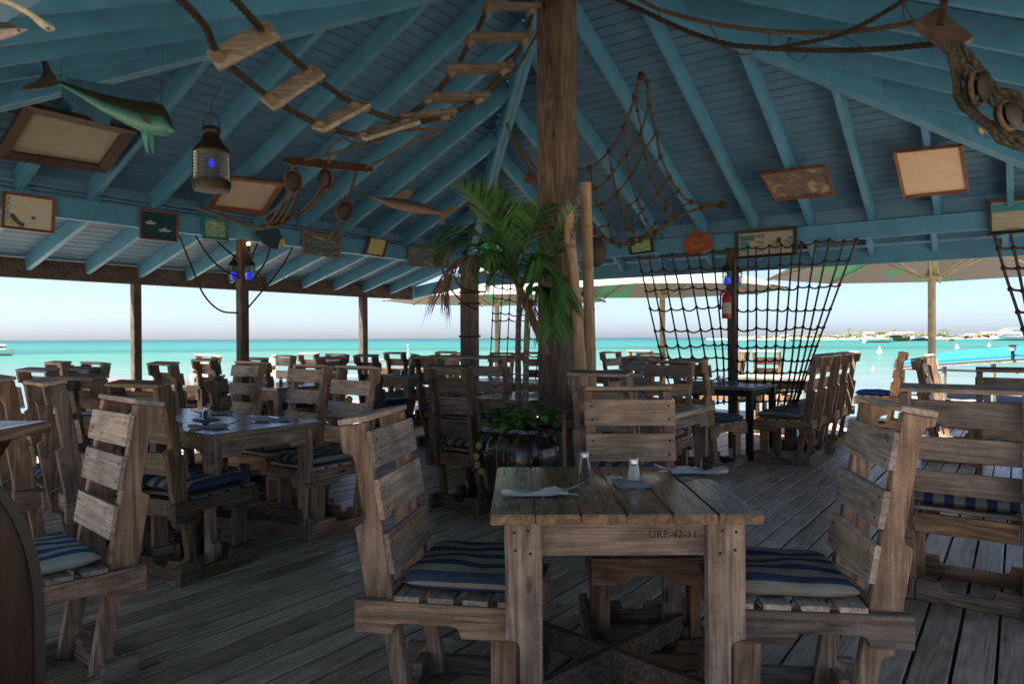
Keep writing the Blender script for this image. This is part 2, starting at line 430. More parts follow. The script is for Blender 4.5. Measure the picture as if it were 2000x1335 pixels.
for c in corn:
    ax = (AP-c).normalized(); side = ax.cross(Z).normalized(); n = side.cross(ax).normalized()
    n = n if n.z > 0 else -n
    mb = MB()
    for s in (-1, 1): mb.beam(c+n*.06+side*s*.026-ax*.1, AP+n*.06+side*s*.026, .048, .30, n)
    part(mb, 'hip_rafter', BLUE)
def wbox(a0, a1, b0, b1, z0, z1):
    return [W(a0, b0, z0), W(a1, b0, z0), W(a1, b1, z0), W(a0, b1, z0)], [W(a0, b0, z1), W(a1, b0, z1), W(a1, b1, z1), W(a0, b1, z1)]
def wpart(name, mat, *r, bevel=.004): return part(MB().hexa(*wbox(*r)), name, mat, bevel)
wpart('main_beam', BLUE, -.09, 0, -SL, 0, ZB0, ZB1)
wpart('main_beam', BLUE, -.09, SR+.09, .002, .092, ZB0, ZB1)
wpart('main_beam', BLUE, SR, SR+.09, -SL, 0, ZB0, ZB1)
wpart('main_beam', BLUE, -.09, SR+.09, -SL-.092, -SL-.002, ZB0+.1, ZB1)
part(MB().hexa(*wbox(.1, SR, .06, .085, 2.46, 2.76)), 'eave_blocking', BOARD); part(MB().hexa(*wbox(-.085, -.06, -SL, 0, 2.50, 2.76)), 'eave_blocking', BOARD)
# low eave on the seaward left side
ZI, ZO = 2.42, 2.0
def ez(a): return ZI + (ZI-ZO)/1.47*a       # rafter underside, a<0
sl = math.hypot(1.47, ZI-ZO)
mb = MB(); k = 0
nE = Vector((0, 0, 1))
while k*.105 < sl:
    a0 = -.03-k*.105*1.47/sl; a1 = a0-.0945*1.47/sl
    lo = [W(a0, -SL-1.4, ez(a0)+.152), W(a1, -SL-1.4, ez(a1)+.152), W(a1, .4, ez(a1)+.152), W(a0, .4, ez(a0)+.152)]
    mb.hexa(lo, [p+Z*.014 for p in lo]); k += 1
lo = [W(0, -SL-1.4, ez(0)+.175), W(-1.62, -SL-1.4, ez(-1.62)+.175), W(-1.62, .44, ez(-1.62)+.175), W(0, .44, ez(0)+.175)]
mb.hexa(lo, [p+Z*.02 for p in lo]); part(mb, 'eave_boarding', BOARD, 0)
b = .32+.06-SL
while b < .2:
    p0 = W(-.0, b, ez(0)+.075); p1 = W(-1.465, b, ez(-1.465)+.075)
    part(MB().beam(p0, p1, .05, .148), 'eave_rafter', BLUE); b += .57
part(MB().beam(W(-1.5, -SL-1.4, 2.02), W(-1.5, .36, 2.035), .06, .20), 'outer_beam', BROWNB, .005)
# barge board closing the left eave, fascia along the right
part(MB().beam(W(-1.56, .43, 2.05), W(0, .43, 2.25), .04, .19), 'barge_board', BLUE)
part(MB().beam(W(0.002, .43, 2.20), W(SR+.4, .43, 2.20), .04, .19), 'fascia', BLUE)
mb = MB()
for k in range(5):
    b0 = .10+k*.062; z0 = 2.50-(b0-.1)*.58
    lo = [W(0, b0, z0), W(SR+.4, b0, z0), W(SR+.4, b0+.057, z0-.033), W(0, b0+.057, z0-.033)]
    mb.hexa(lo, [p+Z*.014 for p in lo])
lo = [W(0, .05, 2.545), W(SR+.4, .05, 2.545), W(SR+.4, .5, 2.30), W(0, .5, 2.30)]; mb.hexa(lo, [p+Z*.02 for p in lo])
part(mb, 'eave_boarding', BOARD, 0)
a = .5
while a < SR:
    part(MB().beam(W(a, .094, 2.43), W(a, .408, 2.245), .05, .12), 'eave_rafter', BLUE); a += .61
# unseen roof added behind the camera to keep sun off the foreground
mb = MB(); mb.hexa(*wbox(-3, 9, -11.2, -SL-.1, 2.62, 2.66)); part(mb, 'unseen_shade_roof', BOARD, 0)
mb = MB(); mb.poly([W(-40, -13.2), W(9.3, -13.2), W(9.3, 0), W(45, 0), W(45, -70), W(-40, -70)]); o = tag(mb.build('unseen_bounce_ground', plain('bounce_ground_sand', (.34, .28, .21), .95, scale=2, spec=.1)), kind='structure'); o.location.z = -.25  # out-of-view sand plane added to bounce sunlight in under the roof

def post(p, s, z1, mat=POSTW, rot=-TH, name='post', z0=-.05):
    mb = MB(); mb.box((0, 0, (z0+z1)/2), (s, s, z1-z0), Matrix.Rotation(rot, 3, 'Z')); 
    for i in range(len(mb.v)): mb.v[i] = mb.v[i]+Vector((p[0], p[1], 0))
    return part(mb, name, mat, .008)
post(W(.0, .0), .205, ZB0)
P480 = hit(474, 660, W(-.045, 0), U); post(P480, .098, ZB0)
P1427 = hit(1431, 660, W(0, .045), V); post(P1427, .092, ZB0)
P265 = hit(266, 660, W(-1.5, 0), U); post(P265, .09, 1.935)
P710 = hit(709.5, 660, W(-1.5, 0), U); post(P710, .105, 1.935)
post(W(SR, 0), .2, ZB0); post(W(0, -SL), .2, ZB0); post(W(-1.5, -SL), .1, 1.935)
PC = at(1090, 660, 5.75); PC.z = 0
post(PC, .235, ZA+.05, name='centre_post')
# ================================================================== pallet chairs
def cushion_mat(name, blue, cream, per=.088, ax=0):
    m, nt, b = nm(name); tc = N(nt, 'ShaderNodeTexCoord'); sp = N(nt, 'ShaderNodeSeparateXYZ'); L(nt, tc.outputs['Object'], sp.inputs[0])
    wob = noise(nt, coords(nt), 9, 2)
    x = math_(nt, 'ADD', sp.outputs[ax], math_(nt, 'MULTIPLY', wob, .005))
    fr = math_(nt, 'FRACT', math_(nt, 'DIVIDE', math_(nt, 'ADD', x, 5.02), per))
    c = ramp(nt, fr, [(0, blue), (.44, blue), (.47, cream), (.97, cream), (1, blue)])
    wv = noise(nt, coords(nt), 420, 2)
    c = mix(nt, c, ramp(nt, wv, [(.3, (.75,)*3), (.7, (1.1,)*3)]), 1, 'MULTIPLY')
    st = noise(nt, coords(nt), 11, 4)
    c = mix(nt, c, ramp(nt, st, [(.3, (.72, .69, .64)), (.6, (1, 1, 1))]), .8, 'MULTIPLY')
    L(nt, c, b.inputs['Base Color']); b.inputs['Roughness'].default_value = .95; b.inputs['Specular IOR Level'].default_value = .1
    bump(nt, math_(nt, 'ADD', math_(nt, 'MULTIPLY', wv, .2), noise(nt, coords(nt), 14, 4)), b, .012, .6); return m
CUSH = cushion_mat('striped_cushion_fabric', (.05, .072, .115), (.29, .275, .235))
CUSHB = cushion_mat('bright_striped_cushion_fabric', (.035, .095, .19), (.30, .35, .34), .085)
CUSHN = plain('navy_cushion_fabric', (.02, .05, .2), .95, spec=.1)
def notched(Lg, D, notches, ch=.022):
    """board outline (s along, t across): straight edge t=0, notches cut in the edge t=D"""
    pts = [(0, 0), (Lg, 0), (Lg, D)]
    for s0, s1, dp in sorted(notches, reverse=True):
        pts += [(s1, D), (s1-.004, D-dp+ch), (s1-.011, D-dp+.006), (s1-ch-.006, D-dp), (s0+ch+.006, D-dp), (s0+.011, D-dp+.006), (s0+.004, D-dp+ch), (s0, D)]
    return pts+[(0, D)]
def cushion(w0, w1, y0, y1, z, th, rd):
    nx, ny = 16, 14; mb = MB(); idx = {}
    def pt(i, j, top):
        u, v = i/nx*2-1, j/ny*2-1
        e = (1-abs(u)**5)*(1-abs(v)**5)
        x = (w0+w1)/2+(w1-w0)/2*u*(1-.05*abs(v)**6); y = (y0+y1)/2+(y1-y0)/2*v*(1-.05*abs(u)**6)
        wr = .006*math.sin(u*5+rd*3+v*2)+.005*math.sin(v*7+rd*5-u*3)+.007*math.sin((u+v)*4+rd)
        h = th*(.5+.5*max(0, e)**.35)+wr*e*.55 if top else th*(.42*(1-max(0, e)**.3))
        return Vector((x, y, z+h))
    for top in (1, 0):
        for i in range(nx+1):
            for j in range(ny+1):
                idx[i, j, top] = len(mb.v); mb.v.append(pt(i, j, top))
    for i in range(nx):
        for j in range(ny):
            mb.face([idx[i, j, 1], idx[i+1, j, 1], idx[i+1, j+1, 1], idx[i, j+1, 1]])
            mb.face([idx[i, j, 0], idx[i, j+1, 0], idx[i+1, j+1, 0], idx[i+1, j, 0]])
    for i in range(nx):
        for j in (0, ny): mb.face([idx[i, j, 0], idx[i+1, j, 0], idx[i+1, j, 1], idx[i, j, 1]])
    for j in range(ny):
        for i in (0, nx): mb.face([idx[i, j, 0], idx[i, j+1, 0], idx[i, j+1, 1], idx[i, j, 1]])
    return mb
def make_chair(name='pallet_chair', wd=.40, hh=1.06, D=.09, slats=((.60, .125), (.79, .125), (.965, .0)), posts=2, rails=3, cush=CUSH, seed=0, lean=9.5, seat=.44, th=.066, nt_=None):
    root = empty(name); x1 = wd/2; ph = R(lean); k = hh/math.cos(ph)
    fy = -.105
    def fr(x, s, t): return Vector((x, fy-s*math.sin(ph)-t*math.cos(ph), s*math.cos(ph)-t*math.sin(ph)))
    prof = [(s+.02, t) for s, t in notched(k-.02, D, nt_ or [(k-.36, k-.11, .036), (.10, .32, .04)])]
    px = [-x1+.02, x1-.02] if posts == 2 else [-x1+.02, 0, x1-.02]
    for x in px: MB().prism(prof, lambda w_, s, t: fr(w_, s, t), x-.02, x+.02).build('back_post', STR['z'], root, .003)
    # side rails with the pallet notch underneath, base runners with it on top
    rl = notched(.55, .105, [(.13, .36, .038)])
    for s in (-1, 1):
        xa, xb = s*(x1+.003), s*(x1+.041)
        MB().prism(rl, lambda w_, p, q: Vector((w_, -.30+p, seat-q)), xa, xb).build('seat_rail', STR['y'], root, .003)
        MB().prism(notched(.52, .11, [(.12, .36, .045)]), lambda w_, p, q: Vector((w_, -.27+p, q+.001)), xa, xb).build('base_runner', STR['y'], root, .003)
    for x in px: MB().box2((x-.02, .15, .003), (x+.02, .235, seat-.004)).build('front_leg', STR['z'], root, .003)
    W2 = x1+.041
    MB().prism(notched(2*W2-.004, .105, [(.14, 2*W2-.14, .035)]), lambda w_, p, q: Vector((-W2+.002+p, w_, seat-.002-q)), .253, .289).build('front_apron', STR['x'], root, .003)
    MB().prism(notched(2*W2-.004, .11, [(.14, 2*W2-.14, .045)]), lambda w_, p, q: Vector((-W2+.002+p, w_, q+.001)), .253, .289).build('base_crossbar', STR['x'], root, .003)
    MB().prism(notched(2*x1-.09, .10, [(.1, 2*x1-.19, .04)]), lambda w_, p, q: Vector((-x1+.045+p, w_, q+.001)), -.2, -.165).build('base_crossbar', STR['x'], root, .003)
    MB().box2((-x1+.043, -.235, seat-.095), (x1-.043, -.2, seat-.002)).build('rear_apron', STR['x'], root, .003)
    mb = MB()
    for i in range(4): mb.box2((-W2+.004, -.165+i*.115, seat+.002), (W2-.004, -.165+i*.115+.085, seat+.02))
    mb.build('seat_boards', SLAT, root, .002)
    rr = random.Random(seed)
    for fs, h_ in slats:
        if not h_: continue
        s = fs*k; ex = rr.uniform(.004, .016); mb = MB(); rot = Matrix.Rotation(ph, 3, 'X'); tl = rr.uniform(-.012, .012)
        mb.box(fr(0, s, -.0115), (2*(x1+ex), .019, h_), rot @ Matrix.Rotation(tl, 3, 'Y'))
        for sx in px:
            for dz in (-.27, .25):
                c = fr(sx+rr.uniform(-.006, .006), s+h_*dz, -.0215)
                M = Matrix.Translation(c) @ (rot @ Matrix.Rotation(R(90), 3, 'X')).to_4x4()
                mb.lathe([(.0068, -.001), (.006, .0012)], 7, M, 1)
                c2 = fr(sx, s+h_*dz, -.0018)
        mb.build('back_slat', [SLAT, NAIL], root, .0015)
    c = fr(0, k+.013, D/2-.005)
    MB().box(c, (2*(x1+.003), D+.010, .020), Matrix.Rotation(ph, 3, 'X')).build('top_cap', SLAT, root, .003)
    if cush:
        parts = [(-x1-.005, x1+.005)] if posts == 2 else [(-x1, -.012), (.012, x1)]
        for i, (a0, a1) in enumerate(parts):
            o = cushion(a0, a1, -.165, .285, seat+.022, th, seed+i*2.3).build('seat_cushion', cush, root, 0, True)
        tm_ = plain('tie_cloth%d' % seed, (.25, .25, .24))
        for sx in (-1, 1): MB().tube(spline([fr(sx*(x1-.06), .44*k+.02, .0), fr(sx*(x1-.055), .44*k, .05), fr(sx*(x1-.05), .42*k, .11), fr(sx*(x1-.055), .38*k, .118)], 4), .003, 5).build('cushion_tie', tm_, root)
    return root
SA = ((.585, .125), (.755, .125), (.905, .12)); SA2 = ((.56, .115), (.725, .115), (.875, .105))
SBt = ((.60, .105), (.745, .105), (.89, .105), (.955, 0)); SBt = ((.62, .105), (.78, .108), (.935, .105))
PROTO = {'fl': make_chair(slats=((.575, .135), (.75, .135), (.91, .125)), seed=21, wd=.42, hh=1.02, D=.095, th=.07), 'fr': make_chair(slats=((.555, .12), (.715, .12), (.885, .12)), seed=22, wd=.40, hh=1.06, D=.10, th=.066, nt_=[(.64, 1.03, .034), (.10, .30, .038)]),
         'a': make_chair(slats=SA, seed=1), 'b': make_chair(slats=SA2, seed=2, wd=.39, hh=1.08), 'c': make_chair(slats=SBt, seed=3, wd=.40, hh=1.07),
         'bench': make_chair('pallet_bench', wd=1.0, hh=1.10, posts=3, slats=SA2, seed=4),
         'n': make_chair(slats=SA, seed=5, cush=None, hh=1.05), 'blue': make_chair(slats=SA2, seed=6, cush=CUSHN),
         'bright': make_chair(slats=SA, seed=7, cush=CUSHB, hh=1.05, D=.105), 'wide': make_chair(slats=((.56, .11), (.72, .115), (.885, .125)), seed=8, wd=.52, hh=1.05, D=.10),
         'deep': make_chair(slats=SA, seed=9, hh=1.07, D=.105), 'low': make_chair(slats=SBt, seed=10, hh=.96, wd=.40)}
for p_ in PROTO.values(): KIDS[p_.name] = kids(p_)
used_proto = set()
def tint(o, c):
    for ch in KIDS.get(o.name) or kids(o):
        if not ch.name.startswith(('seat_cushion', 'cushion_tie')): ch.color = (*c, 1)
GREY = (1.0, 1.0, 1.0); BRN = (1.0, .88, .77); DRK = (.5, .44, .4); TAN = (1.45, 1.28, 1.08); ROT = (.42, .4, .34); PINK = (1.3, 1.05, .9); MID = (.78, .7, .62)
def chair(kind, x, y, ang, tone, label, group='pallet wood chairs', cat='chair', sc=1.0):
    """ang: direction the sitter faces, degrees from +X"""
    src = PROTO[kind]
    o = copy_tree(src) if kind in used_proto else src
    used_proto.add(kind)
    jr = random.Random(int(x*977+y*331)); jit = 0 if kind in ('fl', 'fr', 'n', 'bench') else jr.uniform(-4, 4)
    o.location = (x, y, 0); o.rotation_euler = (0, 0, R(ang+jit-90)); o.scale = (sc,)*3
    tag(o, label, cat, group)
    KIDS[o.name] = kids(o); tint(o, tone); return o
aU, aV = math.degrees(ANG_U), math.degrees(ANG_V)
def capchair(kind, px, py, d, ang, tone, label, **k):
    """put the chair so that the middle of its top board is seen at (px, py) at distance d"""
    p = at(px, py, d); fx, fy_ = math.cos(R(ang)), math.sin(R(ang)); back = .105+.05+1.07*math.tan(R(9.5))
    return chair(kind, p.x+fx*back, p.y+fy_*back, ang, tone, label, **k)
# --- round the foreground table
chair('fl', -.185, 2.585, -10, BRN, 'brown chair with grey slats and a rumpled striped cushion, left of the foreground table')
chair('fr', .965, 2.50, 173, (.95, .9, .86), 'grey weathered chair facing left, drawn up on the right of the foreground table')
chair('n', .545, 3.12, 270, (.72, .62, .53), 'dark brown chair tucked in on the far side of the foreground table').name = 'pallet_chair'
cushion(-.235, .235, -.165, .275, .462, .06, 4.4).build('seat_cushion', CUSH, COL.objects['pallet_chair'] if False else [o for o in COL.objects if o.get('label', '').startswith('dark brown chair tucked')][0], 0, True)
# --- right hand side, cut by the picture edge
p = at(1930, 1000, 3.45); chair('wide', p.x+.02, 3.62, aV, BRN, 'brown chair seen from behind, cut off by the right edge of the picture')
capchair('wide', 1985, 716, 5.2, aV, DRK, 'dark chair further back at the right edge, in front of the blue dock roof')
capchair('n', 1790, 697, 7.9, aU, MID, 'chair leaning back to the left, just right of the chair with a plain blue cushion')
capchair('a', 1812, 683, 8.9, aU+8, MID, 'chair half hidden behind the left leaning one near the umbrella pole')
capchair('blue', 1766, 684, 10.3, aU+180, BRN, 'chair with a plain dark blue cushion at the far edge of the deck')
# benches along the right
bx = W(4.62, .0); 
p = at_z(1587, 913, 0)
for i, lb in enumerate(('nearer of the two pallet benches in the row facing left by the cargo net', 'farther of the two pallet benches in the row facing left by the cargo net')):
    q = p - U*.30 + V*(.56+i*1.15)
    chair('bench', q.x, q.y, aU+180, MID, lb, group='double pallet benches', cat='bench')
# --- table behind the foreground one (T4)
capchair('b', 1168, 733, 4.35, aV, MID, 'chair seen from behind between the centre post and the foreground chair')
capchair('c', 1313, 703, 6.5, aV+180, (.85, .66, .52), 'brown chair on the far side of the table right of the planter')
q = at_z(1405, 915, 0); chair('deep', q.x-.05, q.y+.15, aV-16, MID, 'chair by the black metal table, its cushion to the right')
capchair('c', 1252, 700, 7.7, 205, (.8, .75, .72), 'grey chair facing left behind the table right of the planter')
# --- middle
chair('b', -.30, 5.66, aV, DRK, 'dark tall chair standing alone left of the planter')
capchair('bench', 908, 697, 7.5, aV, MID, 'double pallet bench left of the palm trunks, backed by the corner post', group='double pallet benches', cat='bench')
# --- long table on the left (T2)
capchair('c', 611, 714, 5.95, aV+180, PINK, 'chair with three pale slats facing left, at the far side of the long table', )
capchair('b', 700, 731, 5.35, aV+180, PINK, 'chair beside it with an open gap under its top board, nearest the foreground chair')
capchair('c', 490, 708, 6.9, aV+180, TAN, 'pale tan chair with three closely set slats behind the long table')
capchair('low', 412, 722, 6.3, 14, ROT, 'narrow black chair seen almost edge on behind the long table')
q = at_z(318, 1132, 0); chair('a', q.x+.05, q.y+.22, aV+12, ROT, 'rotten dark chair with a blue cushion at the near side of the long table')
chair('b', q.x-.42, q.y+.55, aV+6, MID, 'chair half hidden behind the rotten one at the near side of the long table')
chair('bright', -1.78, 2.72, aV+180-8, (.9, .84, .8), 'grey chair facing left with a bright blue striped cushion, beside the arched cabinet')
capchair('deep', 88, 749, 3.95, aV-8, BRN, 'brown chair leaning back, left of the grey chair with the bright cushion')
capchair('deep', -6, 741, 4.25, aV-8, BRN, 'brown chair leaning back at the left edge behind the shelf')
capchair('wide', 70, 717, 6.0, aV, BRN, 'wide brown backed chair at the left edge, tallest against the sea')
capchair('a', 158, 721, 5.9, aV, DRK, 'dark chair between the wide brown one and the first outer post')
capchair('c', 112, 711, 7.2, aV, BRN, 'chair behind the wide brown one, showing only its top against the sea')
capchair('a', 190, 711, 7.3, aV+180, GREY, 'grey slatted chair just left of the first outer post, facing the camera')
capchair('b', 318, 711, 6.5, aV, MID, 'chair seen from behind just right of the first outer post')
capchair('a', 398, 707, 8.3, aV, MID, 'chair seen from behind near the post that carries the ship lights')
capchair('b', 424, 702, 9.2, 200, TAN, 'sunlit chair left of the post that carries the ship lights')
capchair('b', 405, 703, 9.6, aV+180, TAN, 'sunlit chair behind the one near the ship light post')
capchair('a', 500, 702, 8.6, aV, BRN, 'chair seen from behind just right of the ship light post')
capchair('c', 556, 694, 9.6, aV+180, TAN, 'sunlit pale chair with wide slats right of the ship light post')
capchair('b', 602, 691, 10.4, aV, MID, 'chair standing alone against the sea between the two pale chairs')
capchair('a', 650, 697, 9.0, aU+180, MID, 'chair turned sideways behind the pale slatted pair')
capchair('c', 660, 689, 10.2, aV+180, PINK, 'chair below the boat with the grey sun canopy')
capchair('b', 716, 694, 9.2, aV, DRK, 'dark chair in front of the second outer post')
capchair('b', 771, 687, 10.8, aV, MID, 'chair with an open back right of the second outer post')
capchair('a', 812, 687, 10.6, 190, MID, 'sideways chair in front of the white channel marker')
capchair('c', 835, 697, 8.6, aV, MID, 'low seen chair back left of the corner post bench')
capchair('b', 872, 684, 11.2, aV, GREY, 'grey chair top just left of the corner post')
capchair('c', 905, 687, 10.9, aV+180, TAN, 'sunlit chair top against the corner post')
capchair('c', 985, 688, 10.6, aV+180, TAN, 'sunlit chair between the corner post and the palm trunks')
capchair('b', 1040, 690, 10.4, aV, BRN, 'chair behind the palm trunks under the small cargo net')
capchair('b', 1190, 686, 10.6, aU-10, MID, 'chair against the sea right of the bamboo poles')
capchair('a', 1228, 697, 8.8, aU+10, MID, 'grey chair in front of the one against the sea, right of the bamboo')
capchair('b', 1250, 684, 11.2, aV+180, MID, 'far chair top left of the lower end of the big cargo net')
capchair('c', 1272, 693, 9.8, aV+180, TAN, 'sunlit far chair top behind the big cargo net')
capchair('b', 1455, 684, 10.8, aU+190, MID, 'chair behind the cargo net next to the fire extinguisher post')
capchair('b', 1497, 684, 10.6, aV, BRN, 'brown chair framed by the meshes of the right cargo net')
for k_, p_ in PROTO.items():
    if k_ not in used_proto: print('UNUSED', k_)

# ================================================================== tables
def make_table(name, lx, ly, h, along='y', leg=(.115, .045), notch=True, brace=True, apron=.115, top=TOPY, metal=False):
    root = empty(name)
    n = max(3, round(lx/.14)); mb = MB(); st = lx/n
    for i in range(n): mb.box2((-lx/2+i*st+.0012, -ly/2, h-.032), (-lx/2+(i+1)*st-.0012, ly/2, h))
    mb.build('tabletop', top, root, .004, False, 2)
    ins = .045
    lm = METALB if metal else STR['z']
    for sx in (-1, 1):
        for sy in (-1, 1):
            x0 = sx*(lx/2-ins); y0 = sy*(ly/2-ins)
            if metal: MB().box2((x0-.035, y0-.035, 0), (x0+.035, y0+.035, h-.034)).build('leg', lm, root, .004)
            else:
                lw, lt = leg; prof = notched(h-.036, lw, [(.13, .37, .045)] if notch else [])
                mb = MB().prism(prof, lambda w_, s, t: Vector((x0-sx*lw+sx*t, w_, s)), y0-sy*lt, y0)
                M = Matrix.Rotation(R(90 if sy < 0 else -90), 4, 'X')
                for q, zz in ((.25, h-.065), (.62, h-.06), (.28, h-.12), (.68, h-.13)):
                    mb.lathe([(.0075, -.001), (.006, .0008)], 8, Matrix.Translation((x0-sx*lw*q, y0, zz)) @ M, 1)
                mb.build('leg', [lm, NAIL], root, .003)
    am = METALB if metal else STR['x']; am2 = METALB if metal else STR['y']
    ah = .07 if metal else apron; lw = .0 if metal else .0
    for sy in (-1, 1):
        y0 = sy*(ly/2-ins-.047)
        prof = notched(lx-2*ins-.02, ah, [] if metal else [(.2, lx-2*ins-.22, .03)] if ly < .81 and lx > 1 else [])
        MB().prism(prof, lambda w_, s, t: Vector((-(lx/2-ins-.01)+s, w_, h-.036-t)), y0-sy*.034, y0).build('apron', am, root, .003)
    for sx in (-1, 1):
        x0 = sx*(lx/2-ins+.003)
        prof = notched(ly-2*ins-.1, ah, [] if metal else [(.12, ly-2*ins-.22, .03)])
        MB().prism(prof, lambda w_, s, t: Vector((w_, -(ly/2-ins-.05)+s, h-.036-t)), x0, x0-sx*.034).build('apron', am2, root, .003)
    if brace and not metal:
        a = Vector((-lx/2+.1, ly/2-.1, .15)); b = Vector((lx/2-.1, -ly/2+.1, .15))
        MB().beam(a, b, .035, .085).build('floor_brace', STR['x'], root, .003)
        a = Vector((lx/2-.1, ly/2-.1, .15)); b = Vector((-lx/2+.1, -ly/2+.1, .15)); m1 = a.lerp(b, .485); m2 = a.lerp(b, .515)
        MB().beam(a, m1, .035, .085).build('floor_brace', STR['x'], root, .003); MB().beam(m2, b, .035, .085).build('floor_brace', STR['x'], root, .003)
        for c in COL.objects:
            if c.parent == root and c.name.startswith('floor_brace'): c.color = (.45, .42, .4, 1)
    return root
TABLES = {}
def table(key, x, y, ang, label, **k):
    o = make_table('pallet_table', **k); o.location = (x, y, 0); o.rotation_euler = (0, 0, R(ang))
    tag(o, label, 'table', 'pallet wood tables'); TABLES[key] = o; return o
TZ = .766
ft = table('front', .348, 2.60, -.4, 'brown plank table in the foreground with napkins and a shaker on it', lx=.83, ly=.82, h=TZ)
# stencilled code on its front apron
def text(body, size, M, mat, name, parent, ext=.0006):
    cu = bpy.data.curves.new(name, 'FONT'); cu.body = body; cu.size = size; cu.extrude = ext; cu.align_x = 'CENTER'; cu.align_y = 'CENTER'
    tmp = bpy.data.objects.new('tmp_text', cu); COL.objects.link(tmp); bpy.context.view_layer.update()
    me = bpy.data.meshes.new_from_object(tmp.evaluated_get(bpy.context.evaluated_depsgraph_get())); bpy.data.objects.remove(tmp)
    me.materials.clear(); me.materials.append(mat); o = bpy.data.objects.new(name, me); COL.objects.link(o); o.parent = parent; o.matrix_local = M; return o
INK = plain('stencil_ink', (.02, .017, .015), .8)
front_apron = [c for c in kids(ft) if c.name.startswith('apron')][0]
text('URP-42-11', .034, Matrix.Translation((.15, -.82/2+.045+.047-.0352, TZ-.075)) @ Matrix.Rotation(R(90), 4, 'X'), INK, 'stencil', front_apron)
K2 = at_z(412, 848, TZ)
c_ = K2 - U*1.0 + V*.4
table('long', c_.x, c_.y, aU, 'long brown plank table on the left set with six napkins', lx=2.0, ly=.8, h=TZ, leg=(.10, .045))
K4 = at_z(1306, 812, TZ); c_ = K4 - U*.5 + V*.46
table('t4', c_.x, c_.y, aU, 'plank table right of the planter, behind the foreground chair', lx=1.0, ly=.92, h=TZ, leg=(.09, .045))
K5 = at_z(905, 775, TZ); c_ = K5 + U*.36 + V*.42
table('t5', c_.x, c_.y, aU, 'plank table between the tall dark chair and the palm trunks', lx=.72, ly=.84, h=TZ, leg=(.09, .045))
K6 = at_z(1470, 757, TZ); c_ = K6 - U*.5 + V*.47
table('t6', c_.x, c_.y, aU, 'table with black metal legs behind the cargo net', lx=1.0, ly=.94, h=TZ, metal=True, top=wood('grey_tabletop_wood', 'y', (.08, .075, .07), (.2, .19, .18), (.32, .31, .3), rough=.34, spec=.5, tint=False))
K7 = at_z(1500, 738, TZ); c_ = K7 + V*.5
table('t7', c_.x, c_.y, aU, 'pale sunlit table behind the black legged one', lx=1.1, ly=.9, h=TZ, top=GREYW, leg=(.09, .045))
K9 = at_z(382, 746, TZ); table('t9', K9.x, K9.y, aU, 'plank table set for a meal behind the long table, left of the ship light post', lx=1.5, ly=.8, h=TZ, leg=(.09, .045))
K12 = at_z(548, 751, TZ); table('t12', K12.x, K12.y, aU, 'plank table with shakers between the pale tan chair and the pink slatted one', lx=.95, ly=.8, h=TZ, leg=(.09, .045))
K11 = at_z(785, 732, TZ); table('t11', K11.x, K11.y, aU, 'grey table with arched apron right of the second outer post', lx=1.0, ly=.8, h=TZ, leg=(.09, .045), top=GREYW)
K8 = at_z(1000, 742, TZ); table('t8', K8.x, K8.y, aU, 'plank table behind the palm trunks', lx=1.2, ly=.8, h=TZ, leg=(.09, .045))
K13 = at_z(800, 717, TZ); table('t13', K13.x, K13.y, aU, 'sunlit table farthest out right of the second outer post', lx=1.4, ly=.8, h=TZ, leg=(.09, .045))
K14 = at_z(1180, 727, TZ); table('t14', K14.x, K14.y, aU, 'table out on the deck right of the bamboo poles', lx=1.0, ly=.8, h=TZ, leg=(.09, .045))
K15 = at_z(225, 742, TZ); table('t15', K15.x, K15.y, aU, 'sunlit table out on the deck left of the first outer post', lx=1.4, ly=.8, h=TZ, leg=(.09, .045))

# ------------------------------------------------------------------ things on the tables
NAPK = plain('paper_napkin', (.40, .40, .39), .9, var=.08, spec=.15, bmp=.004, scale=20)
STEEL = plain('steel', (.55, .55, .54), .3, 1.0, var=.1)
def thin_glass(name, col, refl=.18, rough=.08):
    m, nt, b = nm(name); b.inputs['Base Color'].default_value = (*col, 1); b.inputs['Roughness'].default_value = rough; b.inputs['Metallic'].default_value = .6
    tr = N(nt, 'ShaderNodeBsdfTransparent'); tr.inputs[0].default_value = (*[x*.5+.5 for x in col], 1); fr = N(nt, 'ShaderNodeLayerWeight'); fr.inputs[0].default_value = refl
    mx = N(nt, 'ShaderNodeMixShader'); L(nt, fr.outputs['Facing'], mx.inputs[0]); L(nt, tr.outputs[0], mx.inputs[1]); L(nt, b.outputs[0], mx.inputs[2]); L(nt, mx.outputs[0], nt.nodes['Material Output'].inputs[0]); return m
GLASS = thin_glass('clear_glass', (.85, .9, .9), .35)
SALT = plain('salt_grains', (.55, .52, .47), .9); PEPPER = plain('pepper_grains', (.07, .055, .045), .9)
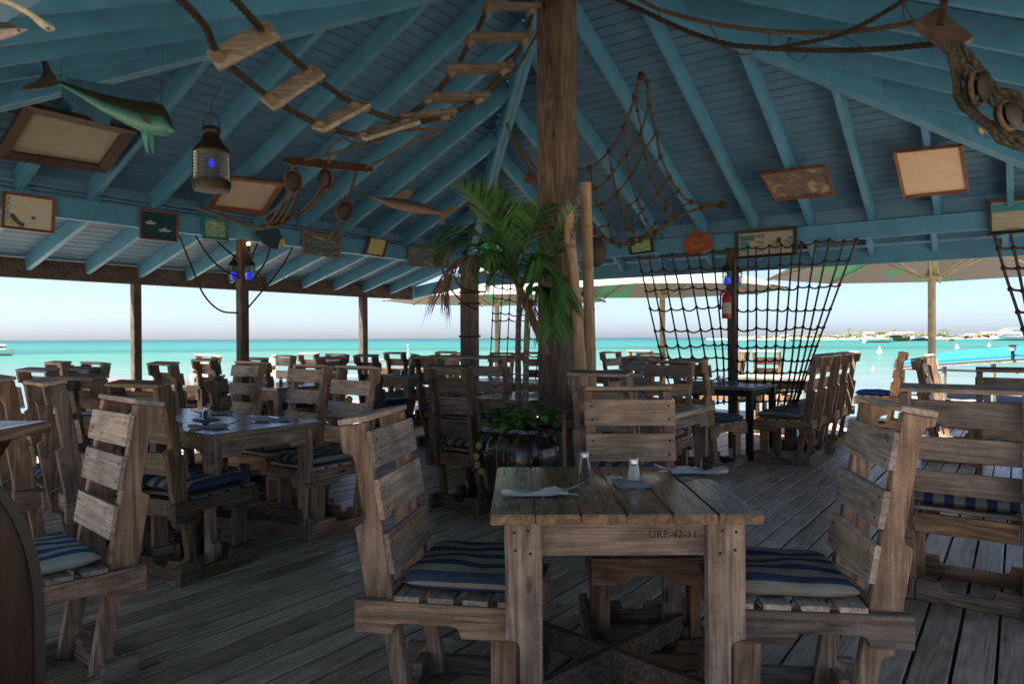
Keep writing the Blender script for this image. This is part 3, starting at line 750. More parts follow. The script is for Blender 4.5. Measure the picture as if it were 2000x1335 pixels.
def make_napkin():
    r = empty('napkin_roll'); mb = MB(); n, m = 26, 14
    rr = random.Random(5); ring = []
    for i in range(n+1):
        t = i/n; x = -.11+.22*t; w_ = .022+.004*math.sin(t*6)+.007*t*t; h_ = .011+.003*math.sin(t*9+1)
        if i == 0: w_ *= .8
        if i == n: w_ *= 1.05
        for k in range(m):
            a = 2*math.pi*k/m; y = w_*math.cos(a)*(1+.12*math.sin(3*a+t*5)); z = max(0.0008, h_*(.85+math.sin(a)*(.95+.35*math.sin(3*a+t*13)+.15*math.sin(7*a-t*17))))
            mb.v.append(Vector((x+.01*math.sin(a)*(t-.5), y+.004*math.sin(t*7), z)))
    for i in range(n):
        for k in range(m): mb.face((i*m+k, i*m+(k+1) % m, (i+1)*m+(k+1) % m, (i+1)*m+k))
    mb.face(range(m)); mb.face([n*m+k for k in range(m)])
    mb.build('napkin', NAPK, r, 0, True)
    mb = MB(); mb.tube(spline([(.09, .005, .014), (.125, .012, .02), (.145, .016, .027)], 4), [.0045]*9, 6)
    for k in (-1.5, -.5, .5, 1.5): mb.tube([(.143, .016+k*.0052, .027), (.175, .022+k*.0055, .04)], .0016, 5)
    mb.beam((.14, .008, .026), (.15, .025, .028), .018, .002)
    mb.build('fork', STEEL, r)
    mb = MB(); mb.beam((.08, -.012, .012), (.15, -.02, .006), .012, .002); mb.build('knife', STEEL, r); return r
def make_shaker(fill):
    r = empty('shaker'); r.scale = (.84,)*3
    mb = MB().lathe([(.029, 0), (.0295, .006), (.025, .04), (.0185, .072), (.017, .078)], 20); mb.build('glass_body', GLASS, r, 0, True)
    MB().lathe([(.0245, .006), (.021, .035), (.016, .066)], 16).build('filling', fill, r, 0, True)
    MB().lathe([(.0195, .074), (.020, .088), (.017, .1), (.010, .107), (.001, .109)], 18).build('lid', STEEL, r, 0, True); return r
NAP = make_napkin(); SH1 = make_shaker(SALT); SH2 = make_shaker(PEPPER)
first = set()
def place(src, p, ang, label, cat, group, z=TZ):
    o = copy_tree(src) if src.name in first else src
    first.add(src.name); o.location = (p[0], p[1], z+.0012); o.rotation_euler = (0, 0, R(ang)); return tag(o, label, cat, group)
G1, G2 = 'paper napkins rolled round cutlery', 'glass salt and pepper shakers'
place(NAP, at_z(1043, 968, TZ), 2, 'white napkin roll near the left corner of the foreground table', 'napkin', G1)
place(NAP, at_z(1365, 925, TZ), 178, 'white napkin roll at the far right corner of the foreground table', 'napkin', G1)
def square_napkin(p, ang, label, s=.105):
    mb = MB(); n = 8; rr = random.Random(len(label))
    for k in range(3):
        b0 = len(mb.v); z0 = .001+k*.0028; o_ = [rr.uniform(-.004, .004) for _ in range(2)]
        for i in range(n+1):
            for j in range(n+1):
                u, v = i/n*2-1, j/n*2-1
                mb.v.append(Vector((u*s*.5+o_[0], v*s*.5+o_[1], z0+.003*(u*u*v*v)*k+.0008*math.sin(u*7+v*4))))
        for i in range(n):
            for j in range(n): mb.face((b0+i*(n+1)+j, b0+(i+1)*(n+1)+j, b0+(i+1)*(n+1)+j+1, b0+i*(n+1)+j+1))
    o = mb.build('folded_napkin', NAPK, None, 0, True); o.location = (p.x, p.y, TZ+.001); o.rotation_euler = (0, 0, R(ang))
    md = o.modifiers.new('thick', 'SOLIDIFY'); md.thickness = .0012; return tag(o, label, 'napkin', 'folded square napkins')
q = at_z(1232, 946, TZ); square_napkin(q, 4, 'folded square napkin under the upright shaker on the foreground table', .115)
place(SH1, at_z(1238, 943, TZ), 0, 'upright steel topped shaker on the folded napkin of the foreground table', 'shaker', G2, TZ+.0085)
o = place(SH2, at_z(1142, 924, TZ), 40, 'dark pepper shaker standing left of the folded napkin on the foreground table', 'shaker', G2)
def onto(key, x, y): 
    t = TABLES[key]; c, s = math.cos(t.rotation_euler.z), math.sin(t.rotation_euler.z); return (t.location.x+c*x-s*y, t.location.y+s*x+c*y)
for (x, y, a, lb) in ((.72, -.24, 100, 'near right'), (.72, .22, -75, 'far right'), (.05, -.26, 95, 'near middle'), (.05, .25, -80, 'far middle'), (-.7, -.24, 100, 'near left'), (-.7, .24, -85, 'far left')):
    place(NAP, onto('long', x, y), aU+a-55, 'grey napkin roll at the %s place of the long table' % lb, 'napkin', G1)
q = onto('long', .32, 0); square_napkin(Vector((q[0], q[1], 0)), aU, 'folded square napkin in the middle of the long table', .13)
place(SH1, onto('long', .30, .02), 0, 'salt shaker on the folded napkin of the long table', 'shaker', G2, TZ+.0085)
place(SH2, onto('long', .345, -.02), 0, 'pepper shaker on the folded napkin of the long table', 'shaker', G2, TZ+.0085)
for key, nmx in (('t12', 'table with shakers behind the pale tan chair'), ('t6', 'table with black metal legs'), ('t11', 'grey table with arched apron'), ('t9', 'table left of the ship light post'), ('t4', 'table right of the planter')):
    place(SH1, onto(key, -.03, .03), 0, 'salt shaker on the '+nmx, 'shaker', G2); place(SH2, onto(key, .04, -.03), 0, 'pepper shaker on the '+nmx, 'shaker', G2)
    place(NAP, onto(key, -.1, -.24), aU-5, 'napkin roll on the near side of the '+nmx, 'napkin', G1)
    place(NAP, onto(key, .0, .26), aU+170, 'napkin roll on the far side of the '+nmx, 'napkin', G1)
place(NAP, onto('t5', .1, .0), aU+20, 'napkin roll on the table beside the palm trunks', 'napkin', G1)
# ================================================================== ropes, nets, rigging under the roof
def rope_mat(name, dark, light, n=2.0, pitch=.045):
    m, nt, b = nm(name); tc = N(nt, 'ShaderNodeTexCoord'); sp = N(nt, 'ShaderNodeSeparateXYZ'); L(nt, tc.outputs['UV'], sp.inputs[0])
    x = math_(nt, 'FRACT', math_(nt, 'ADD', math_(nt, 'MULTIPLY', sp.outputs[0], n), math_(nt, 'DIVIDE', sp.outputs[1], pitch)))
    h = math_(nt, 'ABSOLUTE', math_(nt, 'SUBTRACT', x, .5)); f = noise(nt, coords(nt), 60, 4)
    c = ramp(nt, f, [(.3, dark), (.7, light)])
    c = mix(nt, c, ramp(nt, h, [(0, (1.1,)*3), (.42, (.9,)*3), (.5, (.5,)*3)]), .9, 'MULTIPLY')
    L(nt, c, b.inputs['Base Color']); b.inputs['Roughness'].default_value = .95; b.inputs['Specular IOR Level'].default_value = .1
    bump(nt, math_(nt, 'SUBTRACT', math_(nt, 'MULTIPLY', f, .3), h), b, .006, .7); return m
ROPE = rope_mat('hemp_rope', (.06, .044, .03), (.17, .13, .09))
ROPED = rope_mat('tarred_rope', (.022, .018, .014), (.075, .06, .045))
ROPEG = rope_mat('grey_rope', (.035, .032, .027), (.12, .11, .095))
NETR = rope_mat('net_cord', (.03, .028, .024), (.10, .09, .075), pitch=.03)
BLOCKW = plain('block_wood', (.018, .013, .01), .6, var=.4, scale=9)
TREADW = wood('tread_wood', 'x', (.17, .15, .125), (.3, .27, .225), (.42, .38, .32), tint=False); DARKTREAD = wood('dark_tread_wood', 'x', (.07, .062, .05), (.15, .135, .11), (.22, .2, .165), tint=False)
CHOCK = plain('chock_wood', (.15, .12, .085), .8, var=.3, scale=8)
def pts_d(lst): return [at(*q) for q in lst]
# --- rope ladder from the near left slope up to the centre post
A_ = pts_d([(345, -8, 3.05), (400, 52, 3.45), (432, 112, 3.75), (535, 196, 4.2), (632, 246, 4.55), (716, 264, 4.8), (786, 232, 5.0), (840, 192, 5.15), (886, 138, 5.3), (922, 76, 5.4), (956, 12, 5.45), (975, -30, 5.45)])
B_ = pts_d([(452, -8, 3.25), (486, 30, 3.5), (520, 66, 3.8), (610, 146, 4.3), (702, 208, 4.7), (800, 238, 5.0), (876, 224, 5.2), (940, 190, 5.35), (988, 132, 5.45), (1026, 72, 5.55), (1040, 14, 5.6), (1046, -30, 5.6)])
lad = empty('rope_ladder', A_[5], 0, 'rope ladder with wooden treads sagging under the left roof slope', 'rope ladder')
def lpart(mb, name, mat, root, bevel=0, smooth=False):
    o = mb.build(name, mat, None, bevel, smooth); o.parent = root; o.matrix_parent_inverse = Matrix.Translation(-Vector(root.location)); return o
for P in (A_, B_): lpart(MB().rope3(spline(P, 6), .019), 'side_rope', ROPED, lad, 0, True)
for i in range(2, 11):
    a, b = A_[i], B_[i]; t = ((A_[i+1]-A_[i-1])+(B_[i+1]-B_[i-1])).normalized(); d = (b-a).normalized()
    e = .05
    o = lpart(MB().beam(a-d*e, b+d*e, .12, .03, t), 'tread', TREADW if i < 6 else DARKTREAD, lad, .004)
    for p in (a, b):
        for s in (-1, 1): lpart(MB().tube([p+t*s*.016, p+t*s*.05, p+t*s*.085], [.033, .026, .018], 8), 'chock', CHOCK, lad, 0, True)
# --- ropes slung under the right slope
def rope_thing(lst, r, mat, label, strands=True, name='slung_rope', cat='rope', k=6, group=None):
    P = spline(pts_d(lst), k); mb = MB()
    mb.rope3(P, r) if strands else mb.tube(P, r, 7)
    return tag(mb.build(name, mat, None, 0, True), label, cat, group or 'ropes slung under the roof')
rope_thing([(1182, -10, 5.5), (1240, 14, 5.4), (1330, 56, 5.2), (1420, 86, 5.0), (1500, 94, 4.85), (1580, 98, 4.7), (1700, 97, 4.4), (1830, 86, 3.95)], .017, ROPED, 'long dark rope slung from the centre post to the rigging board')
rope_thing([(1232, -10, 5.3), (1290, 20, 5.2), (1390, 46, 5.0), (1490, 60, 4.8), (1580, 64, 4.6), (1660, 62, 4.4), (1730, 54, 4.2), (1792, 42, 4.0)], .015, ROPE, 'lighter brown rope slung above the long dark rope')
rope_thing([(1515, 94, 4.75), (1570, 84, 4.6), (1640, 68, 4.4), (1700, 40, 4.2), (1790, -14, 3.85)], .014, ROPED, 'dark rope crossing up to the top edge of the roof')
LASH = list(((1280, 16, 5.18, 1312, 62, 5.2), (1383, 42, 4.98, 1412, 92, 4.98), (1412, 92, 4.98, 1452, 108, 4.9), (1452, 108, 4.9, 1475, 98, 4.9), (1500, 58, 4.78, 1505, 100, 4.82), (1530, 98, 4.75, 1560, 122, 4.7), (1560, 122, 4.7, 1582, 98, 4.7), (1640, 64, 4.4, 1700, 100, 4.38), (1763, 4, 3.95, 1768, 52, 4.05), (1765, 6, 3.95, 1786, 40, 4.0)))
LB = ('first lashing from the post on the paired right ropes', 'long lashing tail below the second knot', 'slack lashing tail hanging lowest on the long dark rope', 'lashing tail rising back to the long dark rope', 'short upright lashing between the paired ropes', 'left half of the hanging cord loop', 'right half of the hanging cord loop', 'slanting lashing left of the rigging board', 'short lashing drop beside the rigging board', 'slanting lashing touching the rigging board')
for (x0, y0, d0, x1, y1, d1), lb in zip(LASH, LB):
    tag(MB().tube(sag(at(x0, y0, d0), at(x1, y1, d1), .008, 6), .004, 5).build('rope_lashing', ROPEG, None, 0, True), lb, 'lashing', 'thin lashings on the slung ropes')
# --- rigging board with the thick rope bundle, top right
rb = empty('rigging_board', at(1838, 60, 3.7), 0, 'worn wooden rigging board hanging at the top right holding thick ropes', 'board')
p0, p1 = at(1806, 34, 3.75), at(1878, 92, 3.65); nrm = (CAM-p0).normalized()
lpart(MB().beam(p0, p1, .05, .145, Vector((.55, .25, .8))), 'plank', BROWNB, rb, .006)
lpart(MB().tube(pts_d([(1836, 48, 3.6), (1842, 20, 3.6), (1846, -14, 3.6)]), .018, 8), 'hanger', ROPED, rb)
bd = empty('rope_bundle', at(1920, 170, 3.5), 0, 'bundle of thick grey ropes rove through blocks at the top right', 'rope bundle')
for k, lst in enumerate(([(1846, 82), (1862, 120), (1868, 160), (1885, 200), (1925, 240), (1970, 262), (2030, 285)], [(1858, 84), (1876, 118), (1884, 150), (1905, 160), (1945, 190), (1985, 205), (2035, 232)],
                         [(1872, 88), (1900, 118), (1925, 150), (1950, 178), (1975, 182), (2000, 200), (2035, 228)], [(1853, 90), (1866, 135), (1872, 178), (1895, 215), (1935, 250), (1960, 275), (2030, 300)],
                         [(1864, 96), (1890, 140), (1915, 165), (1945, 205), (1990, 225), (2035, 250)], [(1868, 170), (1880, 205), (1930, 242), (1985, 262), (2035, 270)])):
    lpart(MB().rope3(spline([at(x, y, 3.62-.0009*(x-1846)+.02*(k % 3)) for x, y in lst], 6), .021), 'rope', ROPEG, bd, 0, True)
def block(px, py, d, r, label, rz=0, ang=0):
    o = empty('pulley_block', at(px, py, d), 0, label, 'pulley block', 'wooden pulley blocks of the rigging'); o.rotation_euler = (R(8), R(ang), R(rz))
    for s in (-1, 1): MB().ball((0, s*r*.38, 0), r, 0, 12, (.72, .26, 1)).build('cheek', BLOCKW, o, 0, True)
    M = Matrix.Rotation(R(90), 4, 'X'); MB().lathe([(r*.5, -r*.16), (r*.42, 0), (r*.5, r*.16)], 16, M).build('sheave', METALB, o, 0, True)
    MB().tube([Vector((math.sin(a)*r*.76, 0, math.cos(a)*r*1.06)) for a in [q*math.pi/12 for q in range(25)]], r*.17, 8).build('strop', ROPE, o, 0, True)
    mb = MB(); mb.lathe([(r*.1, -r*.62), (r*.1, r*.62)], 8, M); mb.build('pin', METALB, o); return o
block(1908, 172, 3.5, .075, 'dark block inside the thick rope bundle at the top right', 30, -35)
block(1968, 226, 3.42, .07, 'lower dark block in the rope bundle at the top right', 20, -60)
# --- wooden yoke and tackles, left of centre
yk = empty('wooden_yoke', at(640, 322, 5.7), 0, 'dark tapered wooden yoke hanging level above the tackle blocks', 'yoke')
a, b = at(552, 314, 5.65), at(728, 330, 5.75); dx = (b-a).normalized()
mb = MB(); up = Vector((0, 0, 1)); th = Vector((0, .02, 0))
pl = [a+up*.01, a+dx*.09+up*.035, b-dx*.03+up*.03, b+up*.015, b-up*.02, b-dx*.05-up*.03, a+dx*.1-up*.03, a-up*.01]
mb.hexa([p-th for p in pl], [p+th for p in pl]); lpart(mb, 'bar', DARKW, yk, .004)
for lst in ([(596, 312, 5.6), (650, 300, 5.5), (700, 285, 5.4), (760, 258, 5.25), (850, 252, 5.1)], [(716, 326, 5.65), (760, 305, 5.5), (800, 280, 5.35), (870, 255, 5.15)], [(645, 318, 5.6), (640, 295, 5.55), (668, 270, 5.5), (700, 282, 5.45), (750, 275, 5.3)]):
    lpart(MB().rope3(spline(pts_d(lst), 5), .011), 'sling', ROPE, yk, 0, True)
block(572, 354, 5.68, .078, 'left upper pulley block under the wooden yoke', 20)
block(637, 350, 5.72, .078, 'right upper pulley block under the wooden yoke', -20, 12)
block(673, 412, 6.2, .078, 'single pulley block hanging by its own rope right of the yoke', 15, 15)
block(537, 430, 6.1, .072, 'low pulley block lying against the beam above the ship light post', 10, 70)
G = 'tackle ropes under the yoke'
mb = MB()
for k in range(3): mb.rope3(sag(at(566+k*9, 368, 5.66), at(528+k*11, 432, 6.05), .02, 8), .0105)
mb.tube(sag(at(572, 322, 5.66), at(572, 340, 5.66), 0, 3), .012, 7)
tag(mb.build('tackle_rope', ROPE, None, 0, True), 'ropes falling from the left upper block to the low block', 'rope', G)
mb = MB()
for k in range(2): mb.rope3(sag(at(628+k*12, 366, 5.7), at(583+k*10, 414, 6.0), .03, 8), .0105)
mb.tube(sag(at(637, 322, 5.7), at(637, 338, 5.7), 0, 3), .012, 7); mb.rope3(spline(pts_d([(584, 412, 6.0), (560, 428, 6.1), (520, 445, 6.3), (486, 442, 6.5), (440, 425, 6.6), (392, 408, 6.7)]), 5), .016)
tag(mb.build('tackle_rope', ROPE, None, 0, True), 'ropes from the right upper block that run on left along the beam', 'rope', G)
mb = MB(); mb.rope3(sag(at(696, 336, 5.8), at(678, 396, 6.2), .0, 6), .011)
for k in range(2): mb.rope3(sag(at(664+k*15, 425, 6.2), at(640+k*12, 470, 6.7), .02, 8), .0105)
mb.rope3(spline(pts_d([(585, 440, 6.9), (615, 458, 6.85), (645, 464, 6.8), (662, 456, 6.8)]), 5), .012)
tag(mb.build('tackle_rope', ROPE, None, 0, True), 'ropes above and below the single right hand block', 'rope', G)
# --- shrouds on the ship light post
def shroud(lst, label): rope_thing(lst, .009, ROPED, label, False, 'post_rope', 'rope', 6, 'ropes tied to the ship light post')
shroud([(350, 460, 6.9), (372, 515, 7.0), (398, 575, 7.15), (430, 606, 7.3), (465, 611, 7.45)], 'lowest left rope drooping to the ship light post')
shroud([(382, 460, 6.95), (402, 492, 7.05), (430, 522, 7.2), (468, 543, 7.45)], 'middle left rope drooping to the ship light post')
shroud([(425, 472, 7.1), (445, 490, 7.25), (466, 506, 7.45)], 'short upper left rope on the ship light post')
shroud([(502, 475, 7.5), (496, 492, 7.45), (487, 512, 7.45)], 'short upper right rope on the ship light post')
shroud([(530, 476, 7.5), (518, 512, 7.5), (492, 548, 7.5)], 'middle right rope on the ship light post')
shroud([(572, 482, 7.7), (545, 528, 7.6), (485, 600, 7.5)], 'longest right rope on the ship light post')
for lst, lb in (([(862, 520, 10.3), (878, 560, 10.4), (908, 594, 10.5), (935, 605, 10.5)], 'longer rope drooping from the beam to the corner post'), ([(882, 520, 10.4), (892, 550, 10.45), (912, 566, 10.55), (948, 570, 10.5)], 'shorter rope drooping from the beam to the corner post')):
    tag(MB().tube(spline(pts_d(lst), 5), .012, 6).build('post_rope', ROPED, None, 0, True), lb, 'rope', 'ropes on the corner post')
for z, lb in ((1.98, 'top'), (1.82, 'second'), (1.33, 'lowest')):
    tag(MB().tube([W(0, 0, z)+Vector((math.cos(q)*.155, math.sin(q)*.155, .01*math.sin(q))) for q in [i*math.pi/8 for i in range(17)]], .013, 6).build('post_rope', ROPED, None, 0, True), lb+' loop of rope wound round the corner post', 'rope', 'ropes on the corner post')
# --- cargo nets hung from the main beam
def net(verts, ts, sagf, r, label, planeb=-.025, depth=None, name='cargo_net', extra=None):
    mb = MB(); P = []
    for v in verts:
        q = [hit(x, y, W(0, planeb), V) if depth is None else at(x, y, depth(x, y)) for x, y in v]
        q = spline(q, 8); P.append(q); mb.tube(q, r, 6)
    def along(q, t):
        i = t*(len(q)-1); k = min(int(i), len(q)-2); return q[k].lerp(q[k+1], i-k)
    rr = random.Random(len(label))
    for t in ts:
        row = []
        ps = [along(q, max(0, min(1, t+rr.uniform(-.008, .008)))) for q in P]
        for a, b in zip(ps, ps[1:]): row += sag(a, b, (b-a).length*sagf*rr.uniform(.5, 1.5), 6)[:-1]
        row.append(ps[-1]); mb.tube(row, r, 6)
        for p in ps: mb.ball(p, r*1.9, 0, 5)
    if extra: extra(mb)
    return tag(mb.build(name, NETR, None, 0, True), label, 'cargo net')
tops = [(1236, 503), (1247, 502), (1267, 500), (1291, 498), (1313, 496), (1341, 494), (1364, 492), (1392, 489), (1420, 486)]
mids = [(1288, 690), (1290, 690), (1304, 690), (1327, 690), (1351, 690), (1376, 690), (1398, 690), (1412, 690), (1423, 690)]
bots = [(1318, 790), (1320, 790), (1330, 790), (1345, 790), (1365, 790), (1385, 790), (1402, 790), (1414, 790), (1424, 790)]
net([[t, m, b] for t, m, b in zip(tops, mids, bots)][1:], [0, .075, .17, .26, .36, .45, .53, .62, .70, .79, .88, .97], .17, .0105, 'big rope cargo net hanging left of the fire extinguisher post')
tops = [(1441, 484), (1461, 482), (1477, 481), (1503, 480), (1526, 478), (1549, 476), (1565, 474), (1594, 471), (1620, 468), (1650, 467), (1674, 464)]
mids = [(1440, 690), (1460, 690), (1477, 690), (1496, 690), (1514, 690), (1531, 690), (1548, 690), (1560, 690), (1572, 690), (1582, 690), (1590, 690)]
bots = [(1440, 800), (1458, 800), (1474, 800), (1490, 800), (1506, 800), (1518, 800), (1530, 800), (1540, 800), (1546, 800), (1550, 800), (1552, 800)]
net([[t, m, b] for t, m, b in zip(tops, mids, bots)], [.0, .09, .19, .28, .37, .46, .54, .63, .72, .82, .91], .17, .0105, 'big rope cargo net hanging right of the fire extinguisher post')
net([[(966, 530), (962, 620), (956, 740)], [(983, 535), (978, 620), (972, 740)], [(998, 538), (994, 620), (988, 740)], [(1018, 540), (1014, 620), (1008, 740)], [(1040, 540), (1036, 620), (1030, 740)], [(1064, 540), (1058, 620), (1046, 740)]], [.02, .16, .3, .46, .52, .68, .82, .95], .12, .009, 'small cargo net between the corner post and the palm trunks')
net([[(1943, 459), (1962, 530), (1985, 600), (2004, 660)], [(1974, 456), (1990, 530), (2004, 600), (2014, 660)], [(2012, 456), (2020, 530), (2030, 600), (2036, 660)]], [.12, .3, .5, .72, .9], .04, .014, 'heavy rope net strip at the right edge of the picture')
# triangular net gathered up under the right slope
def dn(x, y): return 6.35 + max(0, min(1, (y-145)/255))*1.25
mb = MB()
for lst, r in (([(1250, 142), (1240, 190), (1218, 250), (1190, 295), (1152, 328), (1120, 332)], .011), ([(1252, 142), (1264, 160), (1268, 205), (1282, 258), (1290, 305), (1308, 345), (1325, 372), (1350, 394), (1416, 401)], .011),
               ([(1120, 440), (1160, 452), (1195, 470), (1235, 474), (1280, 456), (1320, 426), (1370, 406), (1416, 401)], .012), ([(1130, 446), (1175, 462), (1210, 480), (1250, 470), (1300, 436), (1345, 414)], .010),
               ([(1240, 190), (1245, 215), (1253, 255), (1262, 310), (1280, 360), (1300, 392), (1320, 424)], .008), ([(1218, 250), (1225, 300), (1230, 345), (1245, 390), (1262, 430), (1280, 454)], .008),
               ([(1190, 295), (1195, 330), (1205, 380), (1220, 425), (1235, 450), (1240, 472)], .008), ([(1153, 328), (1160, 370), (1175, 410), (1190, 440), (1195, 468)], .008),
               ([(1268, 205), (1250, 262), (1225, 300), (1190, 346), (1165, 367), (1125, 376)], .008), ([(1282, 258), (1258, 296), (1230, 346), (1205, 376), (1175, 400), (1125, 408)], .008),
               ([(1290, 305), (1270, 342), (1245, 388), (1215, 412), (1190, 438), (1150, 446)], .008), ([(1308, 345), (1285, 376), (1255, 410), (1225, 446), (1195, 468)], .008), ([(1325, 372), (1300, 410), (1280, 436), (1262, 458)], .008), ([(1350, 394), (1330, 405), (1305, 432)], .008)):
    q = spline([at(x, y, dn(x, y)) for x, y in lst], 6); mb.tube(q, r*1.3, 6)
    for x, y in lst[1:-1]: mb.ball(at(x, y, dn(x, y)), r*2.3, 0, 5, (1, 1, 1.3))
mb.ball(at(1254, 150, 6.35), .035, 0, 6); mb.ball(at(1412, 401, 7.55), .045, 0, 6)
tag(mb.build('hanging_net', rope_mat('hemp_net_cord', (.045, .034, .024), (.13, .1, .07)), None, 0, True), 'triangular rope net hung by three corners under the right roof slope', 'rope net')
# ropes and coconut left of the centre post
for lst, lb in (([(990, 240, 6.2), (1002, 270, 6.2), (1024, 300, 6.15), (1050, 335, 6.0)], 'upper of two short ropes left of the centre post above the coconut'), ([(990, 242, 6.2), (1008, 287, 6.2), (1030, 322, 6.1), (1050, 356, 6.0)], 'lower of two short ropes left of the centre post, at the coconut'), ([(1050, 65, 5.9), (1035, 90, 6.0), (1012, 130, 6.1), (985, 155, 6.2)], 'short rope high on the left of the centre post')):
    tag(MB().rope3(spline(pts_d(lst), 5), .012).build('slung_rope', ROPE, None, 0, True), lb, 'rope', 'ropes slung under the roof')
tag(MB().ball(at(1034, 348, 6.1), .05, 0, 10, (1, 1, .85)).build('coconut', plain('coconut_husk', (.12, .06, .03), .95, bmp=.01), None, 0, True), 'brown coconut hanging left of the centre post', 'coconut')

# ================================================================== pictures
def pic_mat(name, stops, scale=5, dist=1.5, rough=.22, lines=None, detail=6):
    m, nt, b = nm(name); v = coords(nt, 'UV', rnd=False); f = noise(nt, v, scale, detail, .6, dist); c = ramp(nt, f, stops)
    if lines: c = mix(nt, c, ramp(nt, noise(nt, coords(nt, 'UV', lines, False), 1, 2), [(.5, (1, 1, 1)), (.6, (.55, .55, .55))]), .8, 'MULTIPLY')
    L(nt, c, b.inputs['Base Color']); b.inputs['Roughness'].default_value = rough; b.inputs['Coat Weight'].default_value = .12; b.inputs['Coat Roughness'].default_value = .25; return m
FR_DK = plain('dark_frame_wood', (.035, .02, .015), .45); FR_BR = plain('brown_frame_wood', (.13, .05, .022), .5); FR_OR = plain('orange_frame_wood', (.16, .065, .03), .5)
FR_BK = plain('black_frame', (.014, .013, .013), .4); FR_TL = plain('teal_frame', (.02, .16, .17), .5); FR_GR = plain('drift_frame_wood', (.16, .12, .09), .8)
def picture(quad, p0, n, fw, fm, pm, label, th=.03, off=.012, cat='framed picture', extra=None):
    n = n.normalized(); n = n if n.dot(CAM-p0) > 0 else -n
    c = [hit(x, y, p0+n*off, n) for x, y in quad]; cen = sum(c, Vector())/4
    o = empty('framed_picture', cen, 0, label, cat, 'framed pictures round the pavilion')
    w_ = (c[1]-c[0]).length; h_ = (c[3]-c[0]).length
    def ins(u, v): return (c[0]*(1-u)+c[1]*u)*(1-v)+(c[3]*(1-u)+c[2]*u)*v
    a, b = fw/w_, fw/h_; inn = [ins(a, b), ins(1-a, b), ins(1-a, 1-b), ins(a, 1-b)]
    mb = MB()
    for i in range(4):
        j = (i+1) % 4; lo = [c[i], c[j], inn[j], inn[i]]; mb.hexa(lo, [p+n*(th if k < 2 else th*.75) for k, p in enumerate(lo)])
    lpart(mb, 'frame', fm, o, .002)
    mb = MB(); q = [p+n*.008 for p in inn]; mb.poly([q[0], q[1], q[2], q[3]], 0, ((0, 1), (1, 1), (1, 0), (0, 0))); lpart(mb, 'print', pm, o)
    mb = MB(); mb.hexa([p+n*.001 for p in inn], [p+n*.006 for p in inn]); lpart(mb, 'backing', FR_DK, o)
    def put(u0, v0, u1, v1, mat, name, lift=.0095):
        q = [ins(a+(1-2*a)*uu, b+(1-2*b)*vv)+n*lift for uu, vv in ((u0, v0), (u1, v0), (u1, v1), (u0, v1))]
        mb = MB(); mb.poly(q, 0, ((0, 1), (1, 1), (1, 0), (0, 0))); return lpart(mb, name, mat, o)
    def frame_at(u, v, lift=.0096):
        p = ins(a+(1-2*a)*u, b+(1-2*b)*v)+n*lift; x = (c[1]-c[0]).normalized(); z = n; y = z.cross(x)
        return Matrix.Translation(p-cen) @ Matrix((x, y, z)).transposed().to_4x4()
    if extra: extra(o, put, frame_at, w_, h_)
    return o
nL = V.cross(AP-corn[0]); nR = U.cross(AP-corn[0])
chart = pic_mat('old_chart_print', [(.3, (.30, .25, .2)), (.55, (.42, .36, .3)), (.72, (.2, .16, .13))], 7, 2, .35)
picture([(46, 196), (266, 250), (206, 331), (-14, 300)], corn[0], nL, .085, FR_DK, pic_mat('faded_chart_print', [(.3, (.19, .18, .15)), (.6, (.28, .26, .22)), (.75, (.15, .14, .12))], 6, 2, .35), 'large faded chart in a dark frame on the left roof slope beside the fish', .04)
picture([(442, 341), (556, 354), (515, 417), (404, 403)], corn[0], nL, .05, FR_BR, chart, 'chart in a reddish frame on the roof slope right of the hanging lantern')
picture([(1486, 338), (1612, 320), (1632, 377), (1516, 389)], corn[0], nR, .022, FR_OR, pic_mat('satellite_print', [(.3, (.07, .06, .055)), (.48, (.13, .11, .09)), (.53, (.36, .29, .22)), (.6, (.3, .24, .18)), (.68, (.1, .08, .07))], 1.7, 1.2, .3), 'brown satellite picture in an orange frame on the right roof slope')
picture([(1744, 294), (1880, 280), (1894, 370), (1764, 384)], corn[0], nR, .026, FR_OR, pic_mat('beige_chart_print', [(.35, (.52, .40, .28)), (.62, (.60, .47, .34)), (.78, (.36, .27, .19))], 4, 1, .4), 'large beige chart in a brown frame on the right roof slope')
bL, bR = W(.0, 0, 2.4), W(0, -.0, 2.4)
BLU_T = plain('blue_print_ink', (.06, .13, .2), .6); GRN_T = plain('green_print_ink', (.05, .08, .05), .6); YEL_T = plain('yellow_print_ink', (.5, .36, .07), .6); TEAL_T = pic_mat('teal_photo', [(.3, (.02, .13, .17)), (.7, (.06, .3, .34))], 4)
def aruba(o, put, fa, w_, h_):
    for i, ch in enumerate('ARUBA'): text(ch, h_*.15, fa(.075, .12+.155*i), BLU_T, 'letter', o, .0004)
    put(.1, .76, .24, .93, YEL_T, 'yellow_patch'); put(.56, .6, .65, .7, BLU_T, 'blue_patch')
    mb = MB()
    for k, (u, v) in enumerate(((.16, .66), (.2, .72), (.24, .78), (.3, .86), (.36, .9))):
        M = fa(u, v, .0102); mb.hexa([M @ Vector(q) for q in ((-.02, -.012, 0), (.016, -.02, 0), (.02, .014, 0), (-.008, .022, 0))], [M @ Vector(q) for q in ((-.02, -.012, .001), (.016, -.02, .001), (.02, .014, .001), (-.008, .022, .001))])
    q = mb.build('dark_figures', GRN_T); q.parent = o
picture([(4, 373), (107, 387), (104, 457), (0, 445)], bL, U, .022, FR_BR, pic_mat('island_map_print', [(.3, (.42, .42, .36)), (.56, (.5, .48, .4)), (.66, (.46, .38, .14)), (.74, (.14, .2, .22))], 5, 1.2, .35), 'island map poster with ARUBA down its side on the left beam', extra=aruba)
